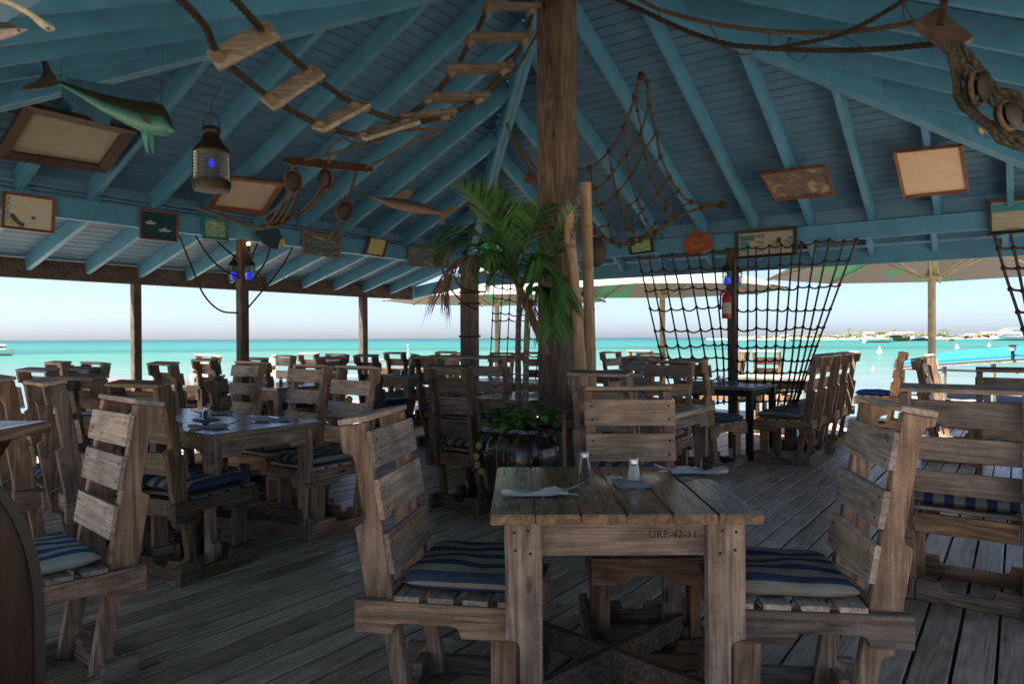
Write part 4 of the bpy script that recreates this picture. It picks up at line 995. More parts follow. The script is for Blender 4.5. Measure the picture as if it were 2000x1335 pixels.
def yachts(o, put, fa, w_, h_):
    for (u, v, s) in ((.26, .42, .06), (.68, .66, .075)):
        M = fa(u, v); mb = MB(); pl = [(-s*.9, .004, 0), (s*.9, .008, 0), (s*.6, -.014, 0), (-s*.7, -.016, 0)]; mb.hexa([M @ Vector(q) for q in pl], [M @ (Vector(q)+Z*.001) for q in pl])
        pl = [(-s*.4, .008, 0), (s*.3, .008, 0), (s*.1, .024, 0), (-s*.3, .022, 0)]; mb.hexa([M @ Vector(q) for q in pl], [M @ (Vector(q)+Z*.001) for q in pl]); q = mb.build('white_yacht', NAPK); q.parent = o
picture([(272, 407), (347, 417), (345, 473), (271, 466)], bL, U, .02, FR_BR, pic_mat('navy_photo', [(.3, (.006, .03, .05)), (.7, (.012, .06, .09))], 5), 'navy blue photograph with two white yachts on the left beam', extra=yachts)
picture([(392, 423), (444, 430), (444, 471), (393, 466)], bL, U, .03, FR_TL, pic_mat('green_photo', [(.35, (.1, .26, .13)), (.5, (.2, .38, .22)), (.64, (.42, .45, .28))], 3.5), 'small green picture in a teal frame on the left beam')
picture([(589, 450), (665, 462), (662, 505), (589, 496)], bL, U, .028, FR_GR, pic_mat('fish_photo', [(.35, (.06, .07, .07)), (.56, (.13, .15, .15)), (.68, (.42, .44, .42))], 3.5), 'grey fish photograph in a driftwood frame behind the tackle')
picture([(722, 461), (757, 468), (747, 503), (711, 497)], bL, U, .022, FR_BR, pic_mat('yellow_print', [(.35, (.42, .36, .14)), (.55, (.58, .52, .24)), (.7, (.2, .16, .06))], 5), 'small tilted yellow picture in a brown frame on the left beam', off=.03)
picture([(795, 480), (876, 489), (875, 523), (795, 520)], bL, U, .028, FR_GR, pic_mat('grey_fish_photo', [(.35, (.08, .09, .09)), (.56, (.16, .18, .18)), (.68, (.44, .44, .42))], 3), 'grey fish photograph in a driftwood frame behind the dry palm leaf')
picture([(1228, 465), (1272, 459), (1277, 492), (1232, 498)], bR, V, .022, FR_BK, pic_mat('leaf_print', [(.35, (.12, .24, .08)), (.55, (.3, .42, .2)), (.7, (.1, .14, .07))], 4), 'small tilted green picture in a black frame on the right beam', off=.03)
PAPER = pic_mat('newsprint', [(.3, (.3, .3, .25)), (.7, (.36, .36, .3))], 6, 1, .3, (2, 55, 1))
def news(o, put, fa, w_, h_):
    put(.03, .1, .3, .34, pic_mat('dark_photo', [(.3, (.02, .07, .08)), (.7, (.1, .22, .23))], 4), 'photo'); put(.03, .36, .2, .8, TEAL_T, 'photo'); put(.7, .3, .78, .55, FR_DK, 'photo'); put(.9, .3, .98, .36, FR_DK, 'photo')
    for u, n_ in ((.34, 2), (.34, 9), (.6, 9), (.82, 8)):
        mb = MB()
        for k in range(n_):
            v = (.12+.09*k) if n_ == 2 else .42+.055*k; M = fa(u+.07, v, .0102); e = w_*(.07 if n_ == 2 else .055); t = h_*(.016 if n_ == 2 else .007)
            mb.hexa([M @ Vector(q) for q in ((-e, -t, 0), (e, -t, 0), (e, t, 0), (-e, t, 0))], [M @ Vector(q) for q in ((-e, -t, .0005), (e, -t, .0005), (e, t, .0005), (-e, t, .0005))])
        q = mb.build('text_column', FR_DK); q.parent = o
picture([(1437, 452), (1556, 442), (1557, 498), (1438, 507)], bR, V, .035, FR_BK, PAPER, 'framed newspaper page with teal photographs beside the extinguisher post', extra=news, off=.02)
def news2(o, put, fa, w_, h_):
    put(.02, .05, .98, .34, TEAL_T, 'photo'); put(.3, .96, .62, 1.02, plain('brass_plate', (.25, .17, .06), .4, .8), 'plate', .03)
picture([(1927, 391), (2034, 382), (2036, 451), (1930, 460)], bR, V, .035, FR_BK, PAPER, 'framed page with a teal photograph and brass plate at the right edge', extra=news2, off=.02)

# ================================================================== fish and signs
def flat_frame(px, py, d, yaw=0):
    p = at(px, py, d); q = ray(px, py); x = Vector((q.y, -q.x, 0)).normalized(); rz = math.atan2(x.y, x.x)+R(yaw); return p, rz, F/d
def fishbody(secs, k, thick=.36, n=14):
    """secs: (x, top, bottom) in pixels relative to the centre"""
    mb = MB(); m = len(secs)
    for (x, t, b) in secs:
        zc, hh = -(t+b)/2/k, max(.002, (b-t)/2/k)
        for i in range(n):
            a = 2*math.pi*i/n; mb.v.append(Vector((x/k, hh*thick*math.cos(a), zc+hh*math.sin(a))))
    for j in range(m-1):
        for i in range(n):
            i2 = (i+1) % n; v0, v1 = math.sin(2*math.pi*i/n)*.5+.5, math.sin(2*math.pi*i2/n)*.5+.5
            mb.face((j*n+i, j*n+i2, (j+1)*n+i2, (j+1)*n+i), 0, ((j/m, v0), (j/m, v1), ((j+1)/m, v1), ((j+1)/m, v0)))
    mb.face(range(n)[::-1]); mb.face([(m-1)*n+i for i in range(n)]); return mb
def fin(pts, k, th=.006, y=0):
    mb = MB(); q = [Vector((x/k, y, -z/k)) for x, z in pts]; t = Vector((0, th/2, 0)); mb.hexa([p-t for p in q], [p+t for p in q]); return mb
def fish_mat(name, stops, rough=.35):
    m, nt, b = nm(name); tc = N(nt, 'ShaderNodeTexCoord'); sp = N(nt, 'ShaderNodeSeparateXYZ'); L(nt, tc.outputs['UV'], sp.inputs[0])
    f = math_(nt, 'ADD', sp.outputs[1], math_(nt, 'MULTIPLY', math_(nt, 'SUBTRACT', noise(nt, coords(nt), 25, 4), .5), .25)); L(nt, ramp(nt, f, stops), b.inputs['Base Color']); b.inputs['Roughness'].default_value = rough; return m
p, rz, k = flat_frame(220, 215, 4.5, -12)
mm = empty('mounted_dolphinfish', p, rz, 'turquoise dolphinfish with a blue fin hanging below the left hip rafter', 'mounted fish')
fishbody([(-96, -46, -40), (-88, -48, -38), (-60, -40, -22), (-20, -30, 4), (20, -24, 24), (50, -22, 38), (72, -21, 43), (90, -18, 44), (100, -2, 42), (106, 18, 38), (112, 29, 32)], k).build('body', fish_mat('dolphinfish_skin', [(.1, (.05, .2, .17)), (.4, (.02, .14, .125)), (.52, (.015, .08, .07)), (.58, (.018, .02, .012)), (1, (.022, .022, .014))]), mm, 0, True)
FIN_B = plain('blue_fin', (.015, .07, .13), .5); FIN_D = plain('dark_fin', (.03, .032, .02), .5); FIN_T = plain('turquoise_fin', (.05, .25, .22), .5)
fin([(-84, -44), (-76, -55), (-20, -50), (55, -47), (82, -20), (50, -20), (0, -26)], k).build('dorsal_fin', FIN_B, mm)
fin([(-86, -40), (-60, -24), (0, 8), (-6, 36), (-30, 24), (-58, 6), (-88, -18)], k).build('anal_fin', FIN_B, mm)
fin([(-92, -46), (-104, -66), (-122, -96), (-130, -122), (-127, -122), (-116, -92), (-118, -60), (-126, -46), (-156, -27), (-150, -25), (-110, -33), (-92, -40)], k, .009).build('tail_fin', FIN_D, mm)
for y in (-.02, .02): fin([(50, 38), (60, 80), (64, 82), (62, 40)] if y < 0 else [(60, 40), (68, 78), (72, 78), (70, 40)], k, .004, y).build('pelvic_fin', FIN_T, mm)
fin([(44, -2), (66, 18), (72, 28), (58, 22)], k, .004, -.055).build('pectoral_fin', FIN_D, mm)
MB().ball((97/k, -.022, -14/k), .008, 0, 8).build('eye', METALB, mm, 0, True)
mb = MB(); mb.tube([Vector((-90/k, 0, 52/k)), Vector((-90/k, .1, .45))], .0015, 4); mb.tube([Vector((86/k, 0, 18/k)), Vector((86/k, .1, .6))], .0015, 4); mb.build('hanging_wire', METALB, mm)
p, rz, k = flat_frame(800, 402, 7.5, 10)
mk = empty('mounted_swordfish', p, rz, 'brown long billed fish hanging above the left beam', 'mounted fish')
fishbody([(-90, -20, -18), (-70, -15, -11), (-52, -12, -3), (-36, -14, 6), (-10, -13, 11), (20, -8, 14), (44, 0, 14), (62, 6, 13), (70, 7, 12)], k, .4).build('body', fish_mat('swordfish_skin', [(.1, (.25, .17, .11)), (.5, (.12, .09, .06)), (.7, (.05, .05, .045))], .5), mk, 0, True)
SW = plain('brown_fin', (.14, .1, .065), .6)
fin([(64, 6), (80, -2), (108, -4), (86, 6), (74, 14), (68, 34), (62, 32), (60, 14)], k, .01).build('tail_fin', SW, mk); fin([(-36, -13), (-12, -30), (10, -32), (-2, -12)], k).build('dorsal_fin', SW, mk); fin([(0, 11), (14, 20), (10, 11)], k).build('pelvic_fin', SW, mk)
p, rz, k = flat_frame(40, 25, 2.35, 0)
ee = empty('mounted_eel', p, rz, 'pale mounted eel with a blunt head in the top left corner', 'mounted fish')
fishbody([(-90, -30, -20), (-60, -28, -17), (-20, -22, -10), (14, -10, 4), (32, 2, 20), (44, 8, 26), (54, 12, 24), (57, 15, 21)], k, .8).build('body', plain('eel_skin', (.36, .33, .25), .45, var=.4, scale=40), ee, 0, True)
MB().ball((45/k, -.012, -23/k), .004, 0, 6).build('eye', METALB, ee)
p, rz, k = flat_frame(10, 68, 2.35, 0)
ne = empty('mounted_needlefish', p, rz, 'small pinkish fish pointing right under the eel in the top left corner', 'mounted fish')
fishbody([(-60, 24, 36), (-34, 8, 28), (-10, -8, 15), (12, -16, 2), (28, -19, -10), (37, -19, -18)], k, .6).build('body', plain('pink_fish_skin', (.38, .30, .28), .45, var=.3, scale=30), ne, 0, True)
MB().ball((22/k, -.012, 11/k), .004, 0, 6).build('eye', METALB, ne); fin([(20, -17), (10, -24), (-20, -22), (-5, -12)], k).build('dorsal_fin', FIN_D, ne)
def sign(px, py, plane, n, outl, mat, label, name, th=.02):
    c = hit(px, py, plane-n*.05 if n.dot(CAM-plane) < 0 else plane+n*.05, n); d = (c-CAM).y; k = F/d
    o = empty(name, c, math.atan2(U.y, U.x) if n is V else math.atan2(V.y, V.x), label, 'sign')
    fin(outl, k*.9, th).build('board', mat, o, .003); return o, k*.9
sg, k = sign(532, 462, bL, U, [(-34, -2), (-20, -16), (-4, -22), (14, -14), (18, -2), (14, 8), (10, 22), (-6, 20), (-20, 14)], plain('dark_blue_sign', (.012, .04, .06), .6), 'dark blue wooden fish plaque on the left beam by the ship light post', 'fish_plaque')
fin([(16, 4), (24, 0), (26, 12), (16, 16)], k, .022).build('tail', YEL_T, sg)
sg, k = sign(1362, 474, bR, V, [(-26, 2), (-22, -8), (-8, -20), (4, -21), (20, -14), (27, -15), (24, -6), (28, 4), (24, 14), (12, 14), (6, 20), (-2, 16), (-10, 21), (-18, 18)], plain('orange_sign', (.22, .055, .018), .55, var=.4, scale=20), 'orange fish shaped wooden sign hanging on the right beam', 'fish_sign')
fin([(-14, 2), (-2, -8), (10, -2), (12, 8), (-8, 10)], k, .024).build('yellow_belly', plain('yellow_sign', (.3, .13, .03), .55), sg)
text('IRIE', 11/k, Matrix.Translation((-.002, -.0135, -.008)) @ Matrix.Rotation(R(90), 4, 'X'), FR_BK, 'lettering', sg)
# butterfly on the right hip
p, rz, k = flat_frame(1922, 255, 5.35, 20)
bf = empty('butterfly_ornament', p, rz, 'small tan butterfly ornament on the right hip rafter', 'ornament')
BFM = plain('butterfly_wing', (.5, .33, .18), .7, var=.5, scale=60)
fin([(-1, 0), (-8, -8), (-10, -2), (-7, 4), (-4, 8), (-1, 4)], k).build('wing', BFM, bf); fin([(1, 0), (8, -9), (10, -4), (6, 4), (3, 7), (1, 3)], k).build('wing', BFM, bf)

# ================================================================== lamps
BRASS = plain('dull_brass', (.045, .036, .024), .5, .7, var=.4); GREENM = plain('verdigris_metal', (.025, .04, .032), .5, .5)
LGLASS = thin_glass('lantern_glass', (.55, .62, .58), .45, .2)
BLUEL = emit('blue_bulb', (.02, .03, 1.0), .16); WARM = emit('warm_bulb', (1, .38, .08), 1.6)
p = at(413, 300, 5.0); k = F/5.0
ln = empty('ship_lantern', p, 0, 'large old brass ship lantern hanging on the left with a blue lamp inside', 'lantern')
def px_(lst): return [(r/k, -y/k) for r, y in lst]
MB().lathe(px_([(34, 0), (35, -4), (33, -8), (22, -20), (16, -32), (15, -38), (17, -40), (17, -48), (13, -52), (4, -54)]), 20).build('hood', BRASS, ln, 0, True)
mb = MB(); prof = []
for i in range(9): prof += [(30.5, 52-i*6.2), (33, 52-i*6.2-1.6), (33, 52-i*6.2-4), (30.5, 52-i*6.2-6)]
mb.lathe(px_(prof), 24).build('fresnel_glass', LGLASS, ln, 0, True)
MB().lathe(px_([(5, 74), (33, 72), (35, 66), (35, 54), (30, 52)]), 20).build('base', BRASS, ln, 0, True)
MB().lathe(px_([(1, 26), (4, 25), (6, 18), (4, 11), (1, 9)]), 12).build('bulb', BLUEL, ln, 0, True)
mb = MB(); mb.tube([Vector((math.cos(a)*17/k, 0, (46+math.sin(a)*34)/k)) for a in [i*math.pi/10 for i in range(11)]], .0035, 6); mb.tube([(0, 0, 80/k), (0, 0, 94/k)], .003, 5); mb.build('handle', BRASS, ln)
mb = MB()
for i in range(6):
    a = i*math.pi/3+.2; mb.tube([(math.cos(a)*35/k, math.sin(a)*35/k, -66/k), (math.cos(a)*35/k, math.sin(a)*35/k, 0)], .003, 5)
mb.build('guard_wire', BRASS, ln)
mb = MB(); mb.tube([(0, 0, 94/k), (.03, .5, .95)], .002, 5); mb.build('hanging_chain', METALB, ln)
def bulkhead(p, sc, label):
    o = empty('ship_light', p, 0, label, 'lamp', 'caged blue ship lights'); o.scale = (sc,)*3
    MB().lathe([(.012, .13), (.02, .12), (.03, .1), (.055, .075), (.058, .06), (.05, .055)], 16).build('hood', GREENM, o, 0, True)
    MB().lathe([(.048, .055), (.048, 0), (.045, -.05), (.03, -.085), (.001, -.1)], 16).build('globe', LGLASS, o, 0, True)
    MB().lathe([(.001, .0), (.026, -.01), (.033, -.04), (.026, -.07), (.001, -.085)], 12).build('bulb', BLUEL, o, 0, True)
    mb = MB()
    for i in range(6):
        a = i*math.pi/3; c, s = math.cos(a), math.sin(a); mb.tube([(c*.054, s*.054, .055), (c*.054, s*.054, -.04), (c*.036, s*.036, -.088), (0, 0, -.106)], .0028, 5)
    mb.tube([(math.cos(a)*.055, math.sin(a)*.055, 0) for a in [i*math.pi/8 for i in range(17)]], .0028, 5); mb.build('cage', GREENM, o)
    MB().tube([(0, 0, .12), (0, .0, .16), (0, .05, .17)], .012, 6).build('arm', GREENM, o); return o
bulkhead(at(487, 530, P480.y-.05), 1.1, 'caged blue ship light on the right side of the left post')
bulkhead(at(457, 530, P480.y-.02), 1.05, 'caged blue ship light on the left side of the left post')
bulkhead(at(1420, 540, P1427.y-.08), 1.1, 'caged blue ship light on the left of the fire extinguisher post')
bulkhead(at(1441, 541, P1427.y+.02), 1.0, 'caged blue ship light on the right of the fire extinguisher post')
sb = empty('spot_bulb', at(485, 476, P480.y-.08), 0, 'small glowing orange bulb under the beam on the ship light post', 'lamp')
MB().ball((0, 0, 0), .022, 0, 8).build('bulb', WARM, sb, 0, True); MB().tube([(0, .01, -.015), (-.01, .03, -.08)], .018, 8).build('holder', METALB, sb)
# --- fire extinguisher
p = at(1419, 596, P1427.y-.09)
fx = empty('fire_extinguisher', (p.x, p.y, p.z), 0, 'red fire extinguisher with a white label hung on the right post', 'fire extinguisher')
RED = plain('red_enamel', (.3, .018, .02), .3, var=.12)
MB().lathe([(.05, -.155), (.054, -.145), (.054, .08), (.045, .115), (.02, .135), (.018, .15)], 20).build('cylinder', RED, fx, 0, True)
mb = MB(); n = 10
for i in range(n):
    a0, a1 = R(200+i*14), R(200+(i+1)*14); mb.poly([(math.cos(a0)*.0548, math.sin(a0)*.0548, -.1), (math.cos(a1)*.0548, math.sin(a1)*.0548, -.1), (math.cos(a1)*.0548, math.sin(a1)*.0548, .03), (math.cos(a0)*.0548, math.sin(a0)*.0548, .03)])
mb.build('label', NAPK, fx)
mb = MB(); mb.box2((-.012, -.05, .15), (.012, .03, .165)); mb.beam((0, .02, .18), (0, -.07, .2), .014, .006); mb.build('handle', METALB, fx, .002)
MB().tube(spline([(-.01, -.01, .155), (-.06, -.01, .15), (-.072, 0, .06), (-.07, 0, -.05)], 5), .011, 7).build('hose', METALB, fx, 0, True)
# --- green glass float and dark float
GG, nt_, b_ = nm('green_glass'); b_.inputs['Base Color'].default_value = (.05, .45, .2, 1); b_.inputs['Transmission Weight'].default_value = .7; b_.inputs['Roughness'].default_value = .08; b_.inputs['IOR'].default_value = 1.35
p = at(958, 499, 8.6); gf = empty('glass_float', p, 0, 'green glass fishing float in a net hanging behind the palm leaves', 'glass float')
MB().ball((0, 0, 0), .17, 0, 16).build('globe', GG, gf, 0, True)
mb = MB()
for i in range(6):
    a = i*math.pi/6; mb.tube([Vector((math.cos(a)*math.cos(q)*.174, math.sin(a)*math.cos(q)*.174, math.sin(q)*.174)) for q in [j*math.pi/10 for j in range(21)]], .005, 5)
mb.build('netting', NETR, gf)
tag(MB().ball(at(1162, 492, 6.6), .11, 0, 12, (1, .6, 1.25)).build('buoy', plain('dark_buoy', (.03, .03, .028), .6), None, 0, True), 'dark round buoy hanging behind the bamboo poles', 'buoy')

# ================================================================== planter, palms, bamboo
PLC = Vector((.065, 5.10, 0))
pot = empty('planter', PLC, -TH, 'large square dark brown glazed planter in front of the centre post', 'planter')
m_, nt_, b_ = nm('brown_glaze'); v_ = coords(nt_, scale=(26, 26, 1.0)); f_ = noise(nt_, v_, 1, 3)
L(nt_, ramp(nt_, f_, [(.35, (.018, .011, .009)), (.6, (.035, .021, .016)), (.78, (.06, .042, .035))]), b_.inputs['Base Color']); b_.inputs['Roughness'].default_value = .16; bump(nt_, f_, b_, .01, .5); GLZ = m_
def sqring(r, z, n=40, e=5.0):
    out = []
    for i in range(n):
        a = 2*math.pi*(i+.5)/n; c, s = math.cos(a), math.sin(a); q = (abs(c)**e+abs(s)**e)**(-1/e); out.append(Vector((c*q*r, s*q*r, z)))
    return out
def loft(rings, mb=None, cap=True):
    mb = mb or MB(); n = len(rings[0]); b0 = len(mb.v)
    for r in rings: mb.v += r
    for j in range(len(rings)-1):
        for i in range(n): mb.face((b0+j*n+i, b0+j*n+(i+1) % n, b0+(j+1)*n+(i+1) % n, b0+(j+1)*n+i))
    if cap: mb.face([b0+i for i in range(n)][::-1]); mb.face([b0+(len(rings)-1)*n+i for i in range(n)])
    return mb
loft([sqring(.145, 0), sqring(.15, .02), sqring(.185, .2), sqring(.215, .4), sqring(.218, .5), sqring(.2, .58), sqring(.178, .62), sqring(.175, .63)]).build('bowl', GLZ, pot, 0, True)
loft([sqring(.18, .632, e=9), sqring(.222, .636, e=9), sqring(.226, .66, e=9), sqring(.222, .682, e=9), sqring(.19, .684, e=9), sqring(.188, .65, e=9)], None, False).build('rim', GLZ, pot, 0, False)
loft([sqring(.187, .640), sqring(.187, .655)]).build('soil', plain('soil', (.03, .02, .014), .95, bmp=.02), pot)
def leaf_mat(name, a, b_c, rough=.4, trans=.25):
    m, nt, b = nm(name); tc = N(nt, 'ShaderNodeTexCoord'); sp = N(nt, 'ShaderNodeSeparateXYZ'); L(nt, tc.outputs['UV'], sp.inputs[0])
    c = ramp(nt, sp.outputs[0], [(0, a), (1, b_c)]); c = mix(nt, c, ramp(nt, noise(nt, coords(nt), 30, 3), [(.3, (.7,)*3), (.7, (1.15,)*3)]), 1, 'MULTIPLY')
    L(nt, c, b.inputs['Base Color']); b.inputs['Roughness'].default_value = rough
    tr = N(nt, 'ShaderNodeBsdfTranslucent'); L(nt, c, tr.inputs['Color']); mx = N(nt, 'ShaderNodeMixShader'); mx.inputs[0].default_value = trans
    L(nt, b.outputs[0], mx.inputs[1]); L(nt, tr.outputs[0], mx.inputs[2]); L(nt, mx.outputs[0], nt.nodes['Material Output'].inputs[0]); return m
PALM = leaf_mat('palm_leaf', (.022, .075, .025), (.11, .27, .06)); DRY = leaf_mat('dry_palm_leaf', (.09, .05, .03), (.24, .15, .09), .8, .15); POTH = leaf_mat('pothos_leaf', (.045, .18, .035), (.24, .48, .09), .35)
def frond(mb, spine, n, ln_, rr, mi=0, droop=.5, wd=.011, start=.18, tip=.35, fold=.5):
    q = spline(spine, 8); m = len(q)
    for j in range(m-1): mb.tube([q[j], q[j+1]], [.009*(1-j/m)+.002, .009*(1-(j+1)/m)+.002], 5, mi, False)
    for i in range(n):
        t = start+(1-start)*(i/(n-1)); x = t*(m-1); j = min(int(x), m-2); p = q[j].lerp(q[j+1], x-j); tg = (q[j+1]-q[j]).normalized()
        sd = tg.cross(Z); sd = sd.normalized() if sd.length > .1 else Vector((1, 0, 0)); up = sd.cross(tg).normalized()
        for s in (-1, 1):
            l = ln_*(math.sin(math.pi*(.18+.75*((t-start)/(1-start))))**.7)*rr.uniform(.8, 1.1)
            d = (sd*s*rr.uniform(.75, .95)+tg*rr.uniform(.5, .8)+up*fold*rr.uniform(.2, .8)).normalized()
            w_ = wd*rr.uniform(.8, 1.25); wv = d.cross(up).normalized()*w_; pr = p; cu = rr.random()
            segs = 4; b0 = len(mb.v)
            for g in range(segs+1):
                f = g/segs; c = p+d*(l*f)-Z*(droop*l*f*f*rr.uniform(.8, 1.1)); ww = wv*(math.sin(math.pi*(.12+.88*f))*.9+.1 if g < segs else .05)
                mb.v += [c-ww, c+ww]
            for g in range(segs): mb.face((b0+2*g, b0+2*g+1, b0+2*g+3, b0+2*g+2), mi, ((cu, g/segs),)*4)
pl = empty('potted_palm', PLC+Vector((0, 0, .65)), 0, 'potted palm with two ringed slender trunks growing in the planter', 'palm')
def trunk(lst, r0, r1, mat, name, root, rings=True):
    q = spline([at(*c) for c in lst], 10); q = resample(q, .012); n = len(q)
    rr_ = [r0+(r1-r0)*(i/n)+(.0022 if rings and i % 5 == 0 else 0) for i in range(n)]
    return lpart(MB().tube(q, rr_, 12), name, mat, root, 0, True)
m_, nt_, b_ = nm('palm_trunk_bark'); tc_ = N(nt_, 'ShaderNodeTexCoord'); sp_ = N(nt_, 'ShaderNodeSeparateXYZ'); L(nt_, tc_.outputs['UV'], sp_.inputs[0])
fr_ = math_(nt_, 'FRACT', math_(nt_, 'DIVIDE', sp_.outputs[1], .06)); L(nt_, mix(nt_, ramp(nt_, fr_, [(0, (.26, .22, .17)), (.12, (.09, .07, .055)), (.9, (.12, .095, .07)), (1, (.26, .22, .17))]), ramp(nt_, noise(nt_, coords(nt_), 20, 4), [(.3, (.7,)*3), (.7, (1.1,)*3)]), 1, 'MULTIPLY'), b_.inputs['Base Color']); b_.inputs['Roughness'].default_value = .8; BARK = m_
GSH = plain('green_crownshaft', (.11, .17, .06), .5, var=.25)
trunk([(1013, 812, 5.1), (1012, 740, 5.1), (1012, 660, 5.1), (1014, 600, 5.1)], .024, .018, BARK, 'trunk', pl); trunk([(1014, 602, 5.1), (1012, 560, 5.1), (1006, 520, 5.12)], .019, .012, GSH, 'crownshaft', pl, False)
trunk([(1025, 812, 5.05), (1027, 740, 5.05), (1028, 680, 5.05)], .024, .019, BARK, 'trunk', pl); trunk([(1028, 682, 5.05), (1029, 620, 5.05), (1031, 560, 5.05)], .02, .012, GSH, 'crownshaft', pl, False)
rr = random.Random(11)
FR = [([(1008, 545, 5.1), (985, 470, 5.0), (950, 405, 4.9), (905, 366, 4.8)], 30, .30, 0, .1), ([(1008, 540, 5.1), (985, 470, 5.2), (965, 420, 5.3), (955, 370, 5.35)], 26, .28, 0, .3),
      ([(1006, 545, 5.1), (950, 470, 5.05), (890, 450, 5.0), (835, 475, 4.95)], 30, .30, 0, .5), ([(1006, 545, 5.1), (940, 485, 5.2), (885, 470, 5.25), (850, 500, 5.3)], 28, .26, 0, .6),
      ([(1010, 540, 5.1), (1010, 470, 5.15), (1000, 420, 5.2), (985, 385, 5.2)], 26, .27, 0, .2), ([(1012, 540, 5.05), (1030, 470, 5.0), (1045, 430, 4.95), (1055, 405, 4.9)], 26, .26, 0, .3),
      ([(1030, 570, 5.05), (1060, 500, 5.0), (1090, 460, 4.95), (1118, 405, 4.9)], 30, .26, 0, .3), ([(1030, 570, 5.05), (1070, 510, 5.0), (1110, 480, 5.0), (1130, 440, 5.0)], 26, .24, 0, .4),
      ([(1028, 565, 5.05), (1060, 530, 4.95), (1090, 540, 4.9), (1105, 580, 4.85)], 28, .24, 0, .9), ([(1028, 575, 5.05), (1060, 560, 5.0), (1085, 590, 4.95), (1100, 640, 4.9)], 26, .20, 0, .8),
      ([(1028, 580, 5.05), (1050, 560, 4.9), (1070, 590, 4.85), (1075, 650, 4.8)], 24, .20, 0, .8), ([(1010, 550, 5.1), (985, 500, 4.9), (960, 495, 4.8), (930, 520, 4.75)], 26, .22, 0, .8),
      ([(1020, 560, 5.05), (1035, 510, 4.85), (1050, 500, 4.8), (1060, 520, 4.75)], 24, .22, 0, .8), ([(1015, 560, 5.1), (1040, 520, 4.9), (1075, 530, 4.85), (1095, 600, 4.8)], 20, .18, 0, .7), ([(1010, 560, 5.05), (990, 520, 5.1), (975, 520, 5.1), (960, 545, 5.1)], 22, .2, 0, .9),
      ([(1005, 545, 5.1), (930, 500, 4.95), (880, 520, 4.9), (862, 575, 4.85)], 26, .22, 1, 1.3), ([(1012, 570, 5.05), (1025, 580, 4.95), (1040, 590, 4.9), (1045, 615, 4.9)], 14, .12, 1, 1.2)]
for sp_, n_, l_, mi_, dr_ in FR:
    mb = MB(); frond(mb, [at(*c) for c in sp_], int(n_*1.55), l_*1.05, rr, 0, dr_, .0068 if mi_ == 0 else .006); lpart(mb, 'dry_frond' if mi_ else 'frond', DRY if mi_ else PALM, pl)
cp = empty('driftwood_branch', at(1040, 640, 5.45), 0, 'bare brown branch leaning out from the centre post behind the palm', 'branch')
trunk([(1066, 690, 5.5), (1052, 650, 5.45), (1030, 600, 5.42), (1008, 540, 5.45), (1000, 470, 5.5), (988, 395, 5.55)], .032, .022, plain('bare_branch', (.15, .095, .06), .8, scale=20, bmp=.01), 'limb', cp, False)
# trailing pothos
mb = MB(); rr = random.Random(4)
vine = MB()
for i in range(300):
    a = rr.uniform(0, 6.28); r_ = .23*math.sqrt(rr.random()); c = Vector((math.cos(a)*r_*1.15, math.sin(a)*r_*1.05, .02+.20*rr.random()*(1-.5*r_/.23)-(.06 if r_ > .2 else 0)))
    s = rr.uniform(.022, .042); d = Vector((math.cos(a+rr.uniform(-.9, .9)), math.sin(a+rr.uniform(-.9, .9)), rr.uniform(-.5, .7))).normalized(); sd = d.cross(Z).normalized(); up = sd.cross(d)
    cu = rr.random()**1.6; b0 = len(mb.v)
    for (l, w_) in ((0, .15), (.12, .62), (.45, .78), (.8, .45), (1.1, .02)):
        for k_ in (-1, 0, 1): mb.v.append(c+d*(l*s*1.5)+sd*(k_*w_*s)+up*(abs(k_)*.25*s-(l*l)*.3*s))
    for j in range(4):
        for k_ in range(2): mb.face((b0+j*3+k_, b0+j*3+k_+1, b0+(j+1)*3+k_+1, b0+(j+1)*3+k_), 0, ((cu, 0),)*4)
o = mb.build('trailing_plant', POTH, None, 0, True); o.location = PLC+Vector((0, 0, .66)); tag(o, 'bright green leafy creeper filling the top of the planter', 'plant')
mb = MB(); q = spline(pts_d([(985, 835, 4.92), (976, 850, 4.86), (970, 880, 4.84), (972, 915, 4.83), (985, 945, 4.83)]), 6); mb.tube(q, .0025, 5)
q2 = spline(pts_d([(948, 840, 4.98), (935, 870, 4.9), (930, 900, 4.9), (940, 920, 4.9)]), 6); mb.tube(q2, .002, 5)
for p in (q2[6], q2[10], q2[14], q2[-1]): mb.ball(p, .022, 0, 6, (1, .35, 1.2))
tag(mb.build('vine', plain('vine_stem', (.16, .2, .05), .6), None, 0, True), 'thin yellow green vine trailing down the front of the planter', 'vine')
# bamboo
m_, nt_, b_ = nm('dry_bamboo'); f_ = noise(nt_, coords(nt_, scale=(60, 60, 5)), 1, 4); L(nt_, ramp(nt_, f_, [(.3, (.16, .1, .05)), (.55, (.3, .2, .11)), (.75, (.4, .28, .16))]), b_.inputs['Base Color']); b_.inputs['Roughness'].default_value = .55; BAM = m_
def bamboo(p0, p1, r, label):
    p0, p1 = Vector(p0), Vector(p1); Ln = (p1-p0).length; o = empty('bamboo_pole', p0, 0, label, 'bamboo pole', 'bamboo poles by the centre post')
    o.rotation_euler = (p1-p0).to_track_quat('Z', 'Y').to_euler(); prof = []; z = 0
    while z < Ln-.1:
        prof += [(r, z), (r*.985, z+.12), (r, z+.265), (r*1.07, z+.275), (r*1.07, z+.283), (r*.97, z+.29)]; z += .31
    prof += [(r*.98, z), (r, Ln), (r*.8, Ln), (r*.78, Ln-.12), (.002, Ln-.13)]
    MB().lathe(prof, 16, None, 0, True).build('culm', BAM, o, 0, True)
def gz(x, y, d): p = at(x, y, d); return p
